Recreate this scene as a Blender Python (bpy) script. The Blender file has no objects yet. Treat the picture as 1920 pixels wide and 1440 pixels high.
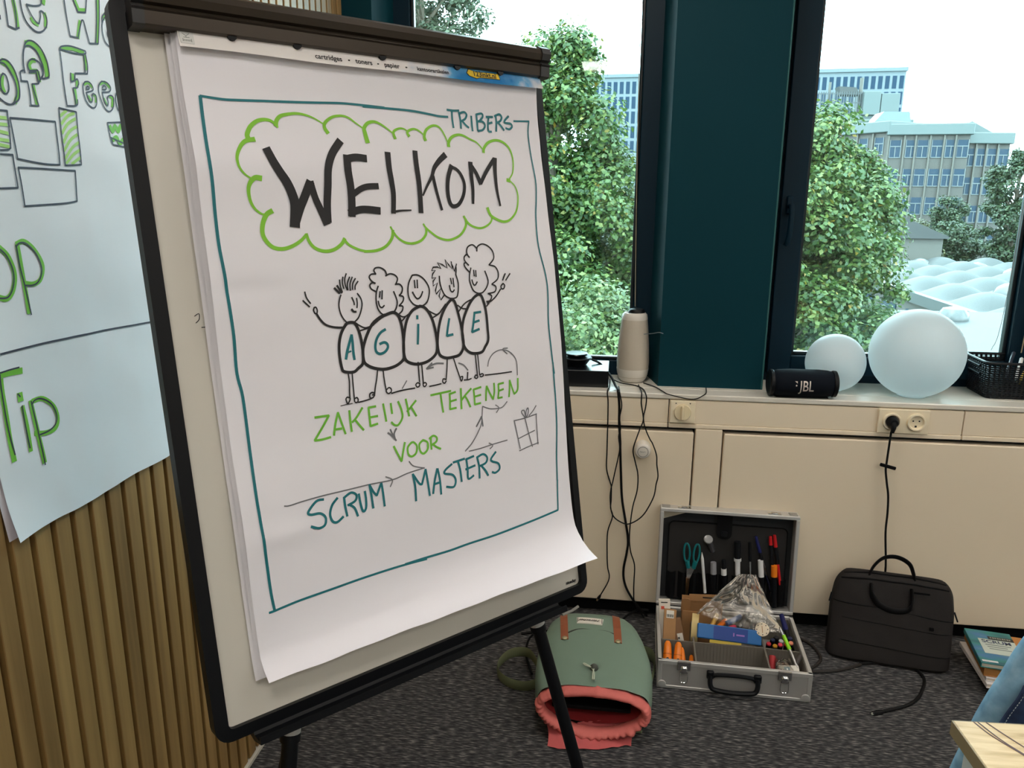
import bpy, bmesh, math, random
import numpy as np
from mathutils import Vector, Matrix, noise

random.seed(7)
sc = bpy.context.scene
COL = sc.collection
R = math.radians

# ------------------------------------------------------------------ camera, sky, exposure
YAW, PITCH, ROLL, FPX = R(-7.486), R(13.735), R(0.378), 1457.7
def cam_axes():
    f = Vector((math.sin(YAW), math.cos(YAW), 0)); r = Vector((math.cos(YAW), -math.sin(YAW), 0)); u = Vector((0, 0, 1))
    d = math.cos(PITCH) * f - math.sin(PITCH) * u
    u2 = math.sin(PITCH) * f + math.cos(PITCH) * u
    return math.cos(ROLL) * r + math.sin(ROLL) * u2, -math.sin(ROLL) * r + math.cos(ROLL) * u2, d
cd = bpy.data.cameras.new('camera'); cam = bpy.data.objects.new('camera', cd); COL.objects.link(cam)
cr, cu, cf = cam_axes()
cam.matrix_world = Matrix(((cr.x, cu.x, -cf.x, 0), (cr.y, cu.y, -cf.y, 0), (cr.z, cu.z, -cf.z, 1.5), (0, 0, 0, 1)))
cd.sensor_fit = 'HORIZONTAL'; cd.sensor_width = 36; cd.lens = FPX / 1920 * 36; cd.clip_start = .05; cd.clip_end = 2000
sc.camera = cam

SKY_STRENGTH = 17.0
LAMP_STRENGTH = 13.5
sc.view_settings.view_transform = 'Standard'; sc.view_settings.look = 'None'
sc.view_settings.gamma = 1; sc.view_settings.use_curve_mapping = False
sc.view_settings.exposure = 0.0
try:
    sc.cycles.max_bounces = 9; sc.cycles.diffuse_bounces = 5; sc.cycles.transparent_max_bounces = 16
    sc.cycles.caustics_reflective = False; sc.cycles.caustics_refractive = False
    sc.cycles.sample_clamp_indirect = 6
except Exception:
    pass

w = bpy.data.worlds.new('overcast_sky'); sc.world = w; w.use_nodes = True
nt = w.node_tree; nt.nodes.clear()
o_ = nt.nodes.new('ShaderNodeOutputWorld'); bg = nt.nodes.new('ShaderNodeBackground')
tc = nt.nodes.new('ShaderNodeTexCoord'); mp = nt.nodes.new('ShaderNodeMapping'); mp.inputs['Scale'].default_value = (1, 1, 2.2)
nz = nt.nodes.new('ShaderNodeTexNoise'); nz.inputs['Scale'].default_value = 2.2; nz.inputs['Detail'].default_value = 5
cr_ = nt.nodes.new('ShaderNodeValToRGB')
cr_.color_ramp.elements[0].position = .36; cr_.color_ramp.elements[0].color = (.32, .42, .46, 1)
cr_.color_ramp.elements[1].position = .58; cr_.color_ramp.elements[1].color = (.84, .94, 1.0, 1)
nt.links.new(tc.outputs['Generated'], mp.inputs[0]); nt.links.new(mp.outputs[0], nz.inputs['Vector'])
nt.links.new(nz.outputs['Fac'], cr_.inputs[0]); nt.links.new(cr_.outputs[0], bg.inputs[0])
bg.inputs[1].default_value = SKY_STRENGTH; nt.links.new(bg.outputs[0], o_.inputs[0])

sun = bpy.data.lights.new('sun', 'SUN'); sun.energy = 2.2; sun.angle = R(25); sun.color = (1, .96, .9)
so = bpy.data.objects.new('sun', sun); COL.objects.link(so); so.rotation_euler = (R(42), 0, R(-35))

# ------------------------------------------------------------------ materials
def S(r, g, b):
    f = lambda c: (c / 255 / 12.92) if c <= 10 else ((c / 255 + .055) / 1.055) ** 2.4
    return (f(r), f(g), f(b), 1)
MATS = {}
def mat(name, col, rough=.55, metal=0, var=0, vscale=8, bump=0, bscale=120, stretch=(1, 1, 1), spec=.5, coat=0, emit=None, estr=0, trans=0):
    if name in MATS: return MATS[name]
    m = bpy.data.materials.new(name); m.use_nodes = True; MATS[name] = m
    n = m.node_tree; p = n.nodes['Principled BSDF']
    p.inputs['Base Color'].default_value = col; p.inputs['Roughness'].default_value = rough; p.inputs['Metallic'].default_value = metal
    p.inputs['Specular IOR Level'].default_value = spec; p.inputs['Coat Weight'].default_value = coat
    if trans: p.inputs['Transmission Weight'].default_value = trans
    if emit: p.inputs['Emission Color'].default_value = emit; p.inputs['Emission Strength'].default_value = estr
    if var or bump:
        t = n.nodes.new('ShaderNodeTexCoord'); mp = n.nodes.new('ShaderNodeMapping'); mp.inputs['Scale'].default_value = stretch
        n.links.new(t.outputs['Object'], mp.inputs[0])
    if var:
        z = n.nodes.new('ShaderNodeTexNoise'); z.inputs['Scale'].default_value = vscale; z.inputs['Detail'].default_value = 4
        mx = n.nodes.new('ShaderNodeMix'); mx.data_type = 'RGBA'
        mx.inputs[6].default_value = tuple(c * (1 - var) for c in col[:3]) + (1,); mx.inputs[7].default_value = tuple(min(1, c * (1 + var)) for c in col[:3]) + (1,)
        n.links.new(mp.outputs[0], z.inputs['Vector']); n.links.new(z.outputs['Fac'], mx.inputs[0]); n.links.new(mx.outputs[2], p.inputs['Base Color'])
    if bump:
        z2 = n.nodes.new('ShaderNodeTexNoise'); z2.inputs['Scale'].default_value = bscale; z2.inputs['Detail'].default_value = 3
        b = n.nodes.new('ShaderNodeBump'); b.inputs['Strength'].default_value = bump; b.inputs['Distance'].default_value = .002
        n.links.new(mp.outputs[0], z2.inputs['Vector']); n.links.new(z2.outputs['Fac'], b.inputs['Height']); n.links.new(b.outputs[0], p.inputs['Normal'])
    return m
def ramp_mat(name, scale, stretch, stops, rough=.6, bump=.0, detail=6, distortion=0, coords='Object', perobj=False):
    """noise-driven colour ramp (wood, carpet, denim, printed cover)"""
    m = bpy.data.materials.new(name); m.use_nodes = True; MATS[name] = m
    n = m.node_tree; p = n.nodes['Principled BSDF']; p.inputs['Roughness'].default_value = rough
    t = n.nodes.new('ShaderNodeTexCoord'); mp = n.nodes.new('ShaderNodeMapping'); mp.inputs['Scale'].default_value = stretch
    z = n.nodes.new('ShaderNodeTexNoise'); z.inputs['Scale'].default_value = scale; z.inputs['Detail'].default_value = detail; z.inputs['Distortion'].default_value = distortion
    r = n.nodes.new('ShaderNodeValToRGB'); e = r.color_ramp.elements
    while len(e) < len(stops): e.new(.5)
    for i, (ps, c) in enumerate(stops): e[i].position = ps; e[i].color = c
    oi = n.nodes.new('ShaderNodeObjectInfo'); ad = n.nodes.new('ShaderNodeVectorMath'); ad.operation = 'MULTIPLY_ADD'; ad.inputs[1].default_value = (40, 40, 40)
    n.links.new(oi.outputs['Random'], ad.inputs[0]); n.links.new(mp.outputs[0], ad.inputs[2])
    n.links.new(t.outputs[coords], mp.inputs[0]); n.links.new(ad.outputs[0] if perobj else mp.outputs[0], z.inputs['Vector']); n.links.new(z.outputs['Fac'], r.inputs[0]); n.links.new(r.outputs[0], p.inputs['Base Color'])
    if bump:
        b = n.nodes.new('ShaderNodeBump'); b.inputs['Strength'].default_value = bump; b.inputs['Distance'].default_value = .003
        n.links.new(z.outputs['Fac'], b.inputs['Height']); n.links.new(b.outputs[0], p.inputs['Normal'])
    return m
def clear_mat(name, tint, gloss=.12, rough=.02, glosscol=(1, 1, 1, 1)):
    m = bpy.data.materials.new(name); m.use_nodes = True; MATS[name] = m
    n = m.node_tree; n.nodes.remove(n.nodes['Principled BSDF']); out = n.nodes['Material Output']
    t = n.nodes.new('ShaderNodeBsdfTransparent'); t.inputs[0].default_value = tint
    g = n.nodes.new('ShaderNodeBsdfGlossy'); g.inputs['Roughness'].default_value = rough; g.inputs[0].default_value = glosscol
    lw = n.nodes.new('ShaderNodeFresnel'); lw.inputs[0].default_value = 1.45
    mul = n.nodes.new('ShaderNodeMath'); mul.operation = 'MULTIPLY_ADD'; mul.inputs[1].default_value = 1.0; mul.inputs[2].default_value = gloss
    mx = n.nodes.new('ShaderNodeMixShader')
    n.links.new(lw.outputs[0], mul.inputs[0]); n.links.new(mul.outputs[0], mx.inputs[0]); n.links.new(t.outputs[0], mx.inputs[1]); n.links.new(g.outputs[0], mx.inputs[2]); n.links.new(mx.outputs[0], out.inputs[0])
    return m
def leaf_mat(name, stops):
    m = bpy.data.materials.new(name); m.use_nodes = True; MATS[name] = m
    n = m.node_tree; p = n.nodes['Principled BSDF']; out = n.nodes['Material Output']
    g = n.nodes.new('ShaderNodeNewGeometry'); r = n.nodes.new('ShaderNodeValToRGB'); e = r.color_ramp.elements
    while len(e) < len(stops): e.new(.5)
    for i, (ps, c) in enumerate(stops): e[i].position = ps; e[i].color = c
    n.links.new(g.outputs['Random Per Island'], r.inputs[0]); n.links.new(r.outputs[0], p.inputs['Base Color']); p.inputs['Roughness'].default_value = .5
    tr = n.nodes.new('ShaderNodeBsdfTranslucent'); n.links.new(r.outputs[0], tr.inputs[0])
    mx = n.nodes.new('ShaderNodeMixShader'); mx.inputs[0].default_value = .3
    n.links.new(p.outputs[0], mx.inputs[1]); n.links.new(tr.outputs[0], mx.inputs[2]); n.links.new(mx.outputs[0], out.inputs[0])
    return m

# ------------------------------------------------------------------ mesh helpers
MX = {}
def thing(name, label, cat, loc=(0, 0, 0), rotz=0, group=None, kind=None, rot=None):
    o = bpy.data.objects.new(name, None); o.empty_display_size = .05; COL.objects.link(o)
    m = Matrix.Translation(loc) @ (rot.to_4x4() if rot is not None else Matrix.Rotation(rotz, 4, 'Z'))
    o.matrix_world = m; MX[o] = m
    if label: o['label'] = label
    if cat: o['category'] = cat
    if group: o['group'] = group
    if kind: o['kind'] = kind
    return o
def tag(o, label, cat, group=None):
    o['label'] = label; o['category'] = cat
    if group: o['group'] = group
    return o
def obj(name, bm, m, parent=None, smooth=False, world=False, angle=40, label=None, kind=None):
    if parent is not None and world: bm.transform(MX[parent].inverted())
    me = bpy.data.meshes.new(name)
    bmesh.ops.recalc_face_normals(bm, faces=bm.faces)
    bm.to_mesh(me); bm.free()
    for k in (m if isinstance(m, (list, tuple)) else [m]): me.materials.append(k)
    o = bpy.data.objects.new(name, me); COL.objects.link(o)
    if parent is not None: o.parent = parent; MX[o] = MX[parent]
    if smooth:
        me.polygons.foreach_set('use_smooth', [True] * len(me.polygons))
        if angle: me.set_sharp_from_angle(angle=R(angle))
    if label: o['label'] = label
    if kind: o['kind'] = kind
    return o
def alone(name, bm, m, label, cat, smooth=False, group=None, angle=40, origin=None):
    """a thing that is one mesh, its origin at its base"""
    if origin is None:
        vs = [v.co for v in bm.verts]; origin = Vector((sum(v.x for v in vs) / len(vs), sum(v.y for v in vs) / len(vs), min(v.z for v in vs)))
    bm.transform(Matrix.Translation(-Vector(origin)))
    o = obj(name, bm, m, None, smooth, angle=angle); o.location = origin
    return tag(o, label, cat, group)
def struct(name, bm, m, label=None, smooth=False):
    o = obj(name, bm, m, None, smooth); o['kind'] = 'structure'; MX[o] = Matrix()
    if label: o['label'] = label
    return o
def nb(): return bmesh.new()
def box(bm, x0, x1, y0, y1, z0, z1, bev=0, M=None, seg=1):
    r = bmesh.ops.create_cube(bm, size=1)['verts']
    for v in r: v.co = Vector(((x0 + x1) / 2 + v.co.x * (x1 - x0), (y0 + y1) / 2 + v.co.y * (y1 - y0), (z0 + z1) / 2 + v.co.z * (z1 - z0)))
    if bev:
        es = list({e for v in r for e in v.link_edges})
        r = bmesh.ops.bevel(bm, geom=es, offset=bev, segments=seg, affect='EDGES', profile=.5)['verts']
        r = list({v for v in r})
    if M is not None:
        if bev: bmesh.ops.transform(bm, matrix=M, verts=list({v for f in {f for v in r for f in v.link_faces} for v in f.verts}))
        else: bmesh.ops.transform(bm, matrix=M, verts=r)
    return bm
def sbox(*a, **k): return box(nb(), *a, **k)
def tube(bm, pts, r, seg=8, caps=True, flat=None, up=None):
    """sweep a circle (or an ellipse r x flat) along a path"""
    P = [Vector(p) for p in pts]; n = len(P); rr = r if isinstance(r, (list, tuple)) else [r] * n
    T = [(P[min(i + 1, n - 1)] - P[max(i - 1, 0)]).normalized() for i in range(n)]
    a = Vector(up) if up else (Vector((0, 0, 1)) if abs(T[0].z) < .9 else Vector((1, 0, 0)))
    N = (a - T[0] * a.dot(T[0])).normalized(); rings = []
    for i in range(n):
        if up: N = Vector(up)
        N = (N - T[i] * N.dot(T[i])).normalized(); Bn = T[i].cross(N)
        k = (flat / r) if flat else 1
        rings.append([bm.verts.new(P[i] + rr[i] * (math.cos(2 * math.pi * j / seg) * N * (1 if not flat else 1) + math.sin(2 * math.pi * j / seg) * Bn * k)) for j in range(seg)])
    for i in range(n - 1):
        for j in range(seg): bm.faces.new((rings[i][j], rings[i][(j + 1) % seg], rings[i + 1][(j + 1) % seg], rings[i + 1][j]))
    if caps: bm.faces.new(rings[0][::-1]); bm.faces.new(rings[-1])
    return bm
def smooth_path(pts, k=6):
    P = [Vector(p) for p in pts]
    if len(P) < 3: return P
    out = []
    for i in range(len(P) - 1):
        p0 = P[max(i - 1, 0)]; p1 = P[i]; p2 = P[i + 1]; p3 = P[min(i + 2, len(P) - 1)]
        for j in range(k):
            t = j / k; out.append(.5 * ((2 * p1) + (p2 - p0) * t + (2 * p0 - 5 * p1 + 4 * p2 - p3) * t * t + (3 * p1 - p0 - 3 * p2 + p3) * t ** 3))
    out.append(P[-1]); return out
def lathe(bm, prof, seg=24, M=None, cap0=True):
    rings = []
    for r, z in prof:
        rings.append([bm.verts.new((r * math.cos(2 * math.pi * j / seg), r * math.sin(2 * math.pi * j / seg), z)) for j in range(seg)] if r > 1e-6 else [bm.verts.new((0, 0, z))])
    for a, b in zip(rings, rings[1:]):
        for j in range(seg):
            q = [a[j % len(a)], a[(j + 1) % len(a)], b[(j + 1) % len(b)], b[j % len(b)]]
            q = [v for i, v in enumerate(q) if v not in q[:i]]
            if len(q) > 2: bm.faces.new(q)
    for rg in ((rings[0], rings[-1]) if cap0 else (rings[-1],)):
        if len(rg) > 2 and prof[0] != prof[-1]: bm.faces.new(rg)
    if M is not None: bmesh.ops.transform(bm, matrix=M, verts=[v for rg in rings for v in rg])
    return bm
def grid(bm, nu, nv, fn, closeu=False):
    V = [[bm.verts.new(fn(i / (nu if closeu else nu - 1), j / (nv - 1))) for i in range(nu)] for j in range(nv)]
    for j in range(nv - 1):
        for i in range(nu if closeu else nu - 1): bm.faces.new((V[j][i], V[j][(i + 1) % nu], V[j + 1][(i + 1) % nu], V[j + 1][i]))
    return V
def prism(bm, pts, fn, z0, z1):
    """extrude a 2-D outline; fn maps (x, y, z) to a point"""
    a = [bm.verts.new(fn(x, y, z0)) for x, y in pts]; b = [bm.verts.new(fn(x, y, z1)) for x, y in pts]; n = len(pts)
    bm.faces.new(a[::-1]); bm.faces.new(b)
    for i in range(n): bm.faces.new((a[i], a[(i + 1) % n], b[(i + 1) % n], b[i]))
    return bm
def rrect(x0, x1, y0, y1, r, k=5):
    out = []
    for cx, cy, a0 in ((x1 - r, y0 + r, -90), (x1 - r, y1 - r, 0), (x0 + r, y1 - r, 90), (x0 + r, y0 + r, 180)):
        for i in range(k + 1): a = R(a0 + 90 * i / k); out.append((cx + r * math.cos(a), cy + r * math.sin(a)))
    return out
def text_bm(body, size, fn, depth=.0004, bold=0, align='CENTER', shear=0, space=1, sub=0):
    cu_ = bpy.data.curves.new('t', 'FONT'); cu_.body = body; cu_.size = size; cu_.align_x = align; cu_.align_y = 'CENTER'; cu_.offset = bold; cu_.shear = shear; cu_.space_character = space; cu_.resolution_u = 4
    ob = bpy.data.objects.new('t', cu_); COL.objects.link(ob)
    dg = bpy.context.evaluated_depsgraph_get(); me = bpy.data.meshes.new_from_object(ob.evaluated_get(dg))
    bm = nb(); bm.from_mesh(me); bpy.data.objects.remove(ob); bpy.data.meshes.remove(me)
    if sub:
        bmesh.ops.triangulate(bm, faces=bm.faces)
        for _ in range(sub): bmesh.ops.subdivide_edges(bm, edges=[e for e in bm.edges if e.calc_length() > size * .12], cuts=1, use_grid_fill=False); bmesh.ops.triangulate(bm, faces=bm.faces)
    for v in bm.verts: v.co = Vector(fn(v.co.x, v.co.y, depth))
    return bm
def align_z(d):
    return Vector((0, 0, 1)).rotation_difference(Vector(d).normalized()).to_matrix().to_4x4()
def smoothstep(a, b, x):
    t = min(1, max(0, (x - a) / (b - a))); return t * t * (3 - 2 * t)

# ------------------------------------------------------------------ shared materials
M_cream = mat('cream_laminate', S(238, 222, 196), .42, var=.04, vscale=3)
M_sill = mat('sill_laminate', S(222, 217, 205), .28, var=.03, vscale=4)
M_dark = mat('dark_recess', S(30, 32, 34), .8)
M_teal = mat('dark_teal_paint', S(0, 50, 60), .6, var=.06, vscale=3, spec=.15)
M_frame = mat('window_frame_paint', S(4, 34, 48), .45, spec=.2)
M_black = mat('black_plastic', S(11, 13, 17), .45, spec=.25)
M_blackm = mat('black_matte', S(10, 11, 13), .75, spec=.15)
M_cable = mat('black_cable', S(10, 10, 11), .5, spec=.25)
M_white = mat('white_plastic', S(232, 230, 225), .4)
M_ivory = mat('ivory_plastic', S(240, 226, 196), .35)
M_alu = mat('brushed_aluminium', S(206, 204, 200), .4, metal=.5, bump=.08, bscale=300, stretch=(.02, 1, 1))
M_chrome = mat('chrome', S(225, 225, 225), .14, metal=1)
M_grey = mat('grey_plastic', S(140, 138, 132), .5)
M_paper = mat('flip_paper', S(236, 235, 242), .75, spec=.2)
M_glass = clear_mat('teal_tinted_glass', (.82, .955, .955, 1), gloss=.0)
M_wood = ramp_mat('oak_slat', 3.2, (9, 9, .35), [(.3, S(120, 92, 52)), (.55, S(152, 120, 72)), (.75, S(170, 137, 86))], .5, detail=5, perobj=True)

# ================================================================== the room
ZS, YF = .845, 2.6            # sill height, front of the panelling
XW = -.93                     # face of the slat wall
M_carpet = ramp_mat('heather_carpet', 165, (.24, 1.35, 1), [(.36, S(30, 31, 34)), (.5, S(58, 58, 60)), (.6, S(92, 90, 89)), (.74, S(140, 137, 132))], .95, bump=.9, detail=2)
struct('floor', sbox(-1.0, 4.6, -4.1, 2.7, -.06, 0), M_carpet)
M_plaster = mat('white_plaster', S(225, 222, 215), .8, var=.02)
struct('ceiling', sbox(-1.2, 4.7, -4.2, 3.0, 2.75, 2.85), M_plaster)
struct('wall_right', sbox(4.5, 4.6, -4.1, 2.95, 0, 2.75), M_plaster)
struct('wall_back', sbox(-1.0, 4.6, -4.1, -4.0, 0, 2.75), M_plaster)

# slat wall on the left: black felt with an oak slat every 48 mm
wl = struct('wall_left', sbox(-1.0, -.95, -4.0, 2.71, 0, 2.75), mat('black_felt', S(26, 22, 18), .95, bump=.3, bscale=400))
sl = obj('slat', box(nb(), -.95, XW, -.018, .018, .012, 2.74, bev=.0012), M_wood, wl)
sl.location.y = 2.672
for i in range(1, 72):
    c = sl.copy(); COL.objects.link(c); c.parent = wl; c.location.y = 2.672 - .048 * i
struct('baseboard_left', sbox(-.95, -.923, -3.9, 2.6, 0, .009), mat('pale_edge_strip', S(205, 202, 190), .5))

# window wall: pillars, lintel, parapet
wb = nb()
PIL = [(-1.05, -.834), (.163, .517), (1.514, 1.868), (2.865, 3.219), (4.216, 4.55)]
struct('wall_window', sbox(-1.0, 4.6, 2.9, 3.05, -.4, .80), M_plaster)
for k, (a, b) in enumerate(PIL):
    p = nb(); sp_ = .033
    prism(p, [(a, 2.71), (b, 2.71), (b + sp_, 2.868), (b + sp_, 2.95), (a - sp_, 2.95), (a - sp_, 2.868)], lambda x, y, z: (x, y, z), ZS - .002, 2.75)
    struct('wall_pillar_%d' % (k + 1), p, M_teal)
struct('wall_lintel', sbox(-1.0, 4.6, 2.72, 2.95, 2.5, 2.75), M_teal)
# little corner beads along the pillar edge facing the opening window
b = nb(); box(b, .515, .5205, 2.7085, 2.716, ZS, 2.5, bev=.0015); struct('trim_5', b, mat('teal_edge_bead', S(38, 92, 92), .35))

def window(n, x0, x1, gl, gr, gz, opening):
    f = nb()
    y0, y1 = 2.86, 2.93; top = 2.44
    if opening:
        # fixed outer frame, then the sash standing proud of it
        for a in ((x0, x0 + .045, ZS, 2.5), (x1 - .045, x1, ZS, 2.5), (x0 + .045, x1 - .045, ZS, ZS + .035), (x0 + .045, x1 - .045, 2.46, 2.5)): box(f, a[0], a[1], 2.868, y1, a[2], a[3], bev=.002)
        for a in ((x0 + .04, gl, ZS + .03, 2.465), (gr, x1 - .04, ZS + .03, 2.465), (gl, gr, ZS + .03, gz), (gl, gr, top, 2.465)): box(f, a[0], a[1], 2.848, 2.915, a[2], a[3], bev=.003)
    else:
        for a in ((x0, gl, ZS, 2.5), (gr, x1, ZS, 2.5), (gl, gr, ZS, gz), (gl, gr, top, 2.5)): box(f, a[0], a[1], y0, y1, a[2], a[3], bev=.003)
    wf = struct('window_%d' % n, f, M_frame)
    g = nb(); be = .012
    for a in ((gl, gl + be, gz, top), (gr - be, gr, gz, top), (gl + be, gr - be, gz, gz + be), (gl + be, gr - be, top - be, top)): box(g, a[0], a[1], 2.872, 2.9, a[2], a[3], bev=.003)
    obj('glazing_bead', g, mat('black_gasket', S(14, 24, 30), .4), wf)
    obj('pane', sbox(gl + .004, gr - .004, 2.886, 2.892, gz + .004, top - .004), M_glass, wf)
    if opening:
        h = nb(); box(h, x0 + .057, x0 + .077, 2.836, 2.848, 1.44, 1.50, bev=.003); tube(h, [(x0 + .067, 2.84, 1.465), (x0 + .067, 2.808, 1.465)], .008)
        pth = [(x0 + .067, 2.808, 1.472), (x0 + .069, 2.806, 1.44), (x0 + .068, 2.806, 1.38), (x0 + .064, 2.810, 1.345), (x0 + .060, 2.816, 1.335)]
        tube(h, smooth_path(pth, 4), .009, 10, flat=.006)
        obj('handle', h, M_frame, wf, smooth=True)
    return wf
window(1, -.834, .163, -.744, .069, .900, False)
window(2, .517, 1.514, .637, 1.363, .941, True)
window(3, 1.868, 2.865, 1.96, 2.77, .900, False)
window(4, 3.219, 4.216, 3.34, 4.07, .941, True)

# sill, fascia, panels, plinth
t = nb(); box(t, -.93, 4.5, YF, 2.676, .827, ZS, bev=.003); struct('trim_1', t, M_sill)
t = nb(); box(t, -.93, 4.5, 2.6785, 2.9, .80, ZS, bev=.0015); struct('trim_2', t, M_sill)
tr = struct('trim_3', sbox(-.93, 4.5, 2.612, 2.64, .722, .826), M_dark)
for a, c in ((-.93, .196), (.199, 1.1405), (1.1435, 2.2), (2.203, 3.3), (3.303, 4.5)):
    f = nb(); box(f, a, c, 2.603, 2.615, .7425, .8245, bev=.0012); box(f, a, c, YF, 2.615, .727, .7415, bev=.0015); obj('fascia_board', f, M_cream, tr)
pn = struct('trim_4', sbox(-.93, 4.5, 2.645, 2.70, .05, .80), M_dark)
for a, c, zt in ((-.925, .286, .712), (.2915, .3815, .7255), (.387, 1.75, .712), (1.756, 1.846, .7255), (1.852, 3.2, .712), (3.206, 4.5, .712)):
    f = nb(); box(f, a, c, YF, 2.642, .061, zt, bev=.004, seg=2); obj('panel', f, M_cream, pn)
struct('baseboard_window', sbox(-.93, 4.5, 2.635, 2.66, 0, .062), M_blackm)

# ceiling luminaires of the room (above the frame)
M_diff = mat('neutral_diffuser', (1, .94, .86, 1), .5, emit=(1, .94, .87, 1), estr=LAMP_STRENGTH)
ROWS = ('beside the windows', 'over the flip chart', 'in the rear row')
COLS = ('nearest the slat wall', 'in the middle column', 'nearest the right wall')
for j, y in enumerate((1.75, -.15, -2.4)):
    for i, x in enumerate((-.1, 1.7, 3.5)):
        l = thing('ceiling_lamp', 'square white ceiling light panel %s, %s' % (ROWS[j], COLS[i]), 'lamp', (x, y, 2.75), group='ceiling light panels')
        f = nb()
        for a in ((-.31, .31, -.31, -.295), (-.31, .31, .295, .31), (-.31, -.295, -.295, .295), (.295, .31, -.295, .295)): box(f, *a, -.03, 0)
        obj('lamp_frame', f, M_white, l); obj('diffuser', sbox(-.295, .295, -.295, .295, -.02, -.004), M_diff, l)

# ================================================================== outside
GZ = -8.0
struct('ground', sbox(-150, 150, 3.6, 420, GZ - .5, GZ), ramp_mat('lawn_and_paving', .25, (1, 1, 1), [(.35, S(37, 47, 28)), (.5, S(50, 56, 37)), (.62, S(66, 65, 56))], .9))
M_conc = mat('pale_concrete', S(72, 69, 64), .7, var=.05, vscale=.3)
M_twr = mat('tower_white_cladding', S(77, 85, 90), .6)
M_win = mat('far_window_glass', S(28, 44, 60), .6, spec=.1)
M_win2 = mat('office_window_glass', S(34, 48, 62), .5, spec=.15)
M_off = mat('office_grey_stone', S(61, 57, 54), .75, var=.06, vscale=.25)
M_offroof = mat('office_pale_cornice', S(69, 77, 77), .6)
M_roofw = mat('white_roof_membrane', S(39, 40, 40), .6, var=.05, vscale=.5)

# far slab tower
tw = thing('office_tower', 'pale gridded office tower rising far behind the grey offices', 'building', (28.8, 204, GZ - 1.6), R(-4.5))
obj('facade', sbox(-36, 36, 0, 12, 0, 39.2), M_twr, tw); b = nb(); box(b, -36.3, 36.3, -.4, 12.3, 39.2, 40.0); obj('roof_edge', b, M_twr, tw)
base = obj('window', sbox(-.46, .46, -.06, .3, 0, 2.8), M_win, tw); first = True
for r_ in range(5):
    for c in range(47):
        o = base if first else base.copy()
        if not first: COL.objects.link(o); o.parent = tw
        first = False; o.location = (-35.2 + 1.53 * c, 0, 35.4 - 3.5 * r_)

# grey offices with stepped wings
of = thing('office_building', 'grey stone office block with stepped wings and sash windows beyond the trees', 'building', (40, 110, GZ), 0)
def wing(x0, y0, x1, y1, ztop, rows, spec):
    """one facade plane from (x0,y0) to (x1,y1) with rows of windows at the fractions in spec"""
    d = Vector((x1 - x0, y1 - y0, 0)); L = d.length; ang = math.atan2(d.y, d.x)
    M4 = Matrix.Translation((x0 - 40, y0 - 110, 0)) @ Matrix.Rotation(ang, 4, 'Z')
    bm = nb(); box(bm, 0, L, 0, 9, 0, ztop, M=M4); obj('wing', bm, M_off, of)
    bm = nb(); box(bm, -.3, L + .3, -.45, 9, ztop - .9, ztop + .5, M=M4, bev=.1); obj('cornice', bm, M_offroof, of)
    bm = nb()
    for fr in spec: box(bm, fr * L - 1.0, fr * L - .8, -.25, 0, 0, ztop - .9, M=M4)
    obj('mullions', bm, mat('office_pilaster', S(72, 68, 63), .7), of)
    for r_ in range(rows):
        for fr in spec:
            z = ztop - 3.6 - 3.55 * r_; x = fr * L
            wbm = nb(); box(wbm, x - .62, x + .62, -.04, .1, z, z + 2.1, M=M4); wo = obj('window', wbm, M_win2, of)
            fb = nb()
            for a in ((x - .70, x - .60, z - .06, z + 2.16), (x + .60, x + .70, z - .06, z + 2.16), (x - .6, x + .6, z - .08, z + .02), (x - .6, x + .6, z + 1.28, z + 1.4), (x - .05, x + .05, z, z + 1.3)): box(fb, a[0], a[1], -.1, .02, a[2], a[3], M=M4)
            obj('window_frame', fb, mat('office_window_frame', S(79, 83, 85), .6), wo)
wing(29.8, 116, 34.2, 110, 18.4, 4, [.15, .5, .82])
wing(34.2, 110, 43.6, 109, 18.0, 5, [.09, .29, .43, .61, .78, .92])
wing(43.6, 110.5, 49.5, 111.5, 17.0, 5, [.13, .4, .63, .88])
bm = nb(); box(bm, -9.0, -1.0, 6, 14, 18.4, 19.6, bev=.1); obj('plant_room', bm, M_offroof, of)
bm = nb(); prism(bm, [(-7.6, 18.5), (-6.2, 20.2), (-3.0, 20.2), (-2.6, 18.5)], lambda x, y, z: (x, z, y), 2.0, 5.5); obj('skylight', bm, mat('skylight_glass', S(68, 80, 83), .25), of)
bm = nb(); prism(bm, [(1.8, 17.6), (4.4, 18.9), (7.2, 17.4)], lambda x, y, z: (x, z, y), 1, 7); obj('gable_roof', bm, M_offroof, of)
bm = nb(); box(bm, -14, 2.6, 30, 36, 0, 21.2); obj('upper_block', bm, mat('pink_brick', S(74, 60, 55), .8), of)
bm = nb(); box(bm, -14.4, 3, 29.6, 36, 21.2, 22.3); obj('cornice', bm, M_offroof, of)
bm = nb()
for k in range(36): box(bm, -14 + k * .36, -13.84 + k * .36, 29.8, 29.92, 22.3, 26.0)
for z in (22.6, 24.2, 25.6): box(bm, -14, -1.2, 29.84, 29.9, z, z + .15)
obj('roof_screen', bm, mat('roof_screen_steel', S(51, 55, 57), .6), of)
bm = nb(); box(bm, -1.3, 1.3, 29, 34, 22.3, 25.9, bev=.06); obj('plant_room', bm, M_offroof, of); bm = nb(); box(bm, 1.4, 4.2, 29, 34, 22.3, 25.6, bev=.06); obj('plant_room', bm, M_offroof, of)
for x, z, r_ in ((-1.4, 28.2, .3), (-6.3, 27.6, .22), (-8.6, 27.2, .2)):
    bm = nb(); tube(bm, [(x, 31, 22.3), (x, 31, z)], r_, 8); obj('mast', bm, M_conc, of)
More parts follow.
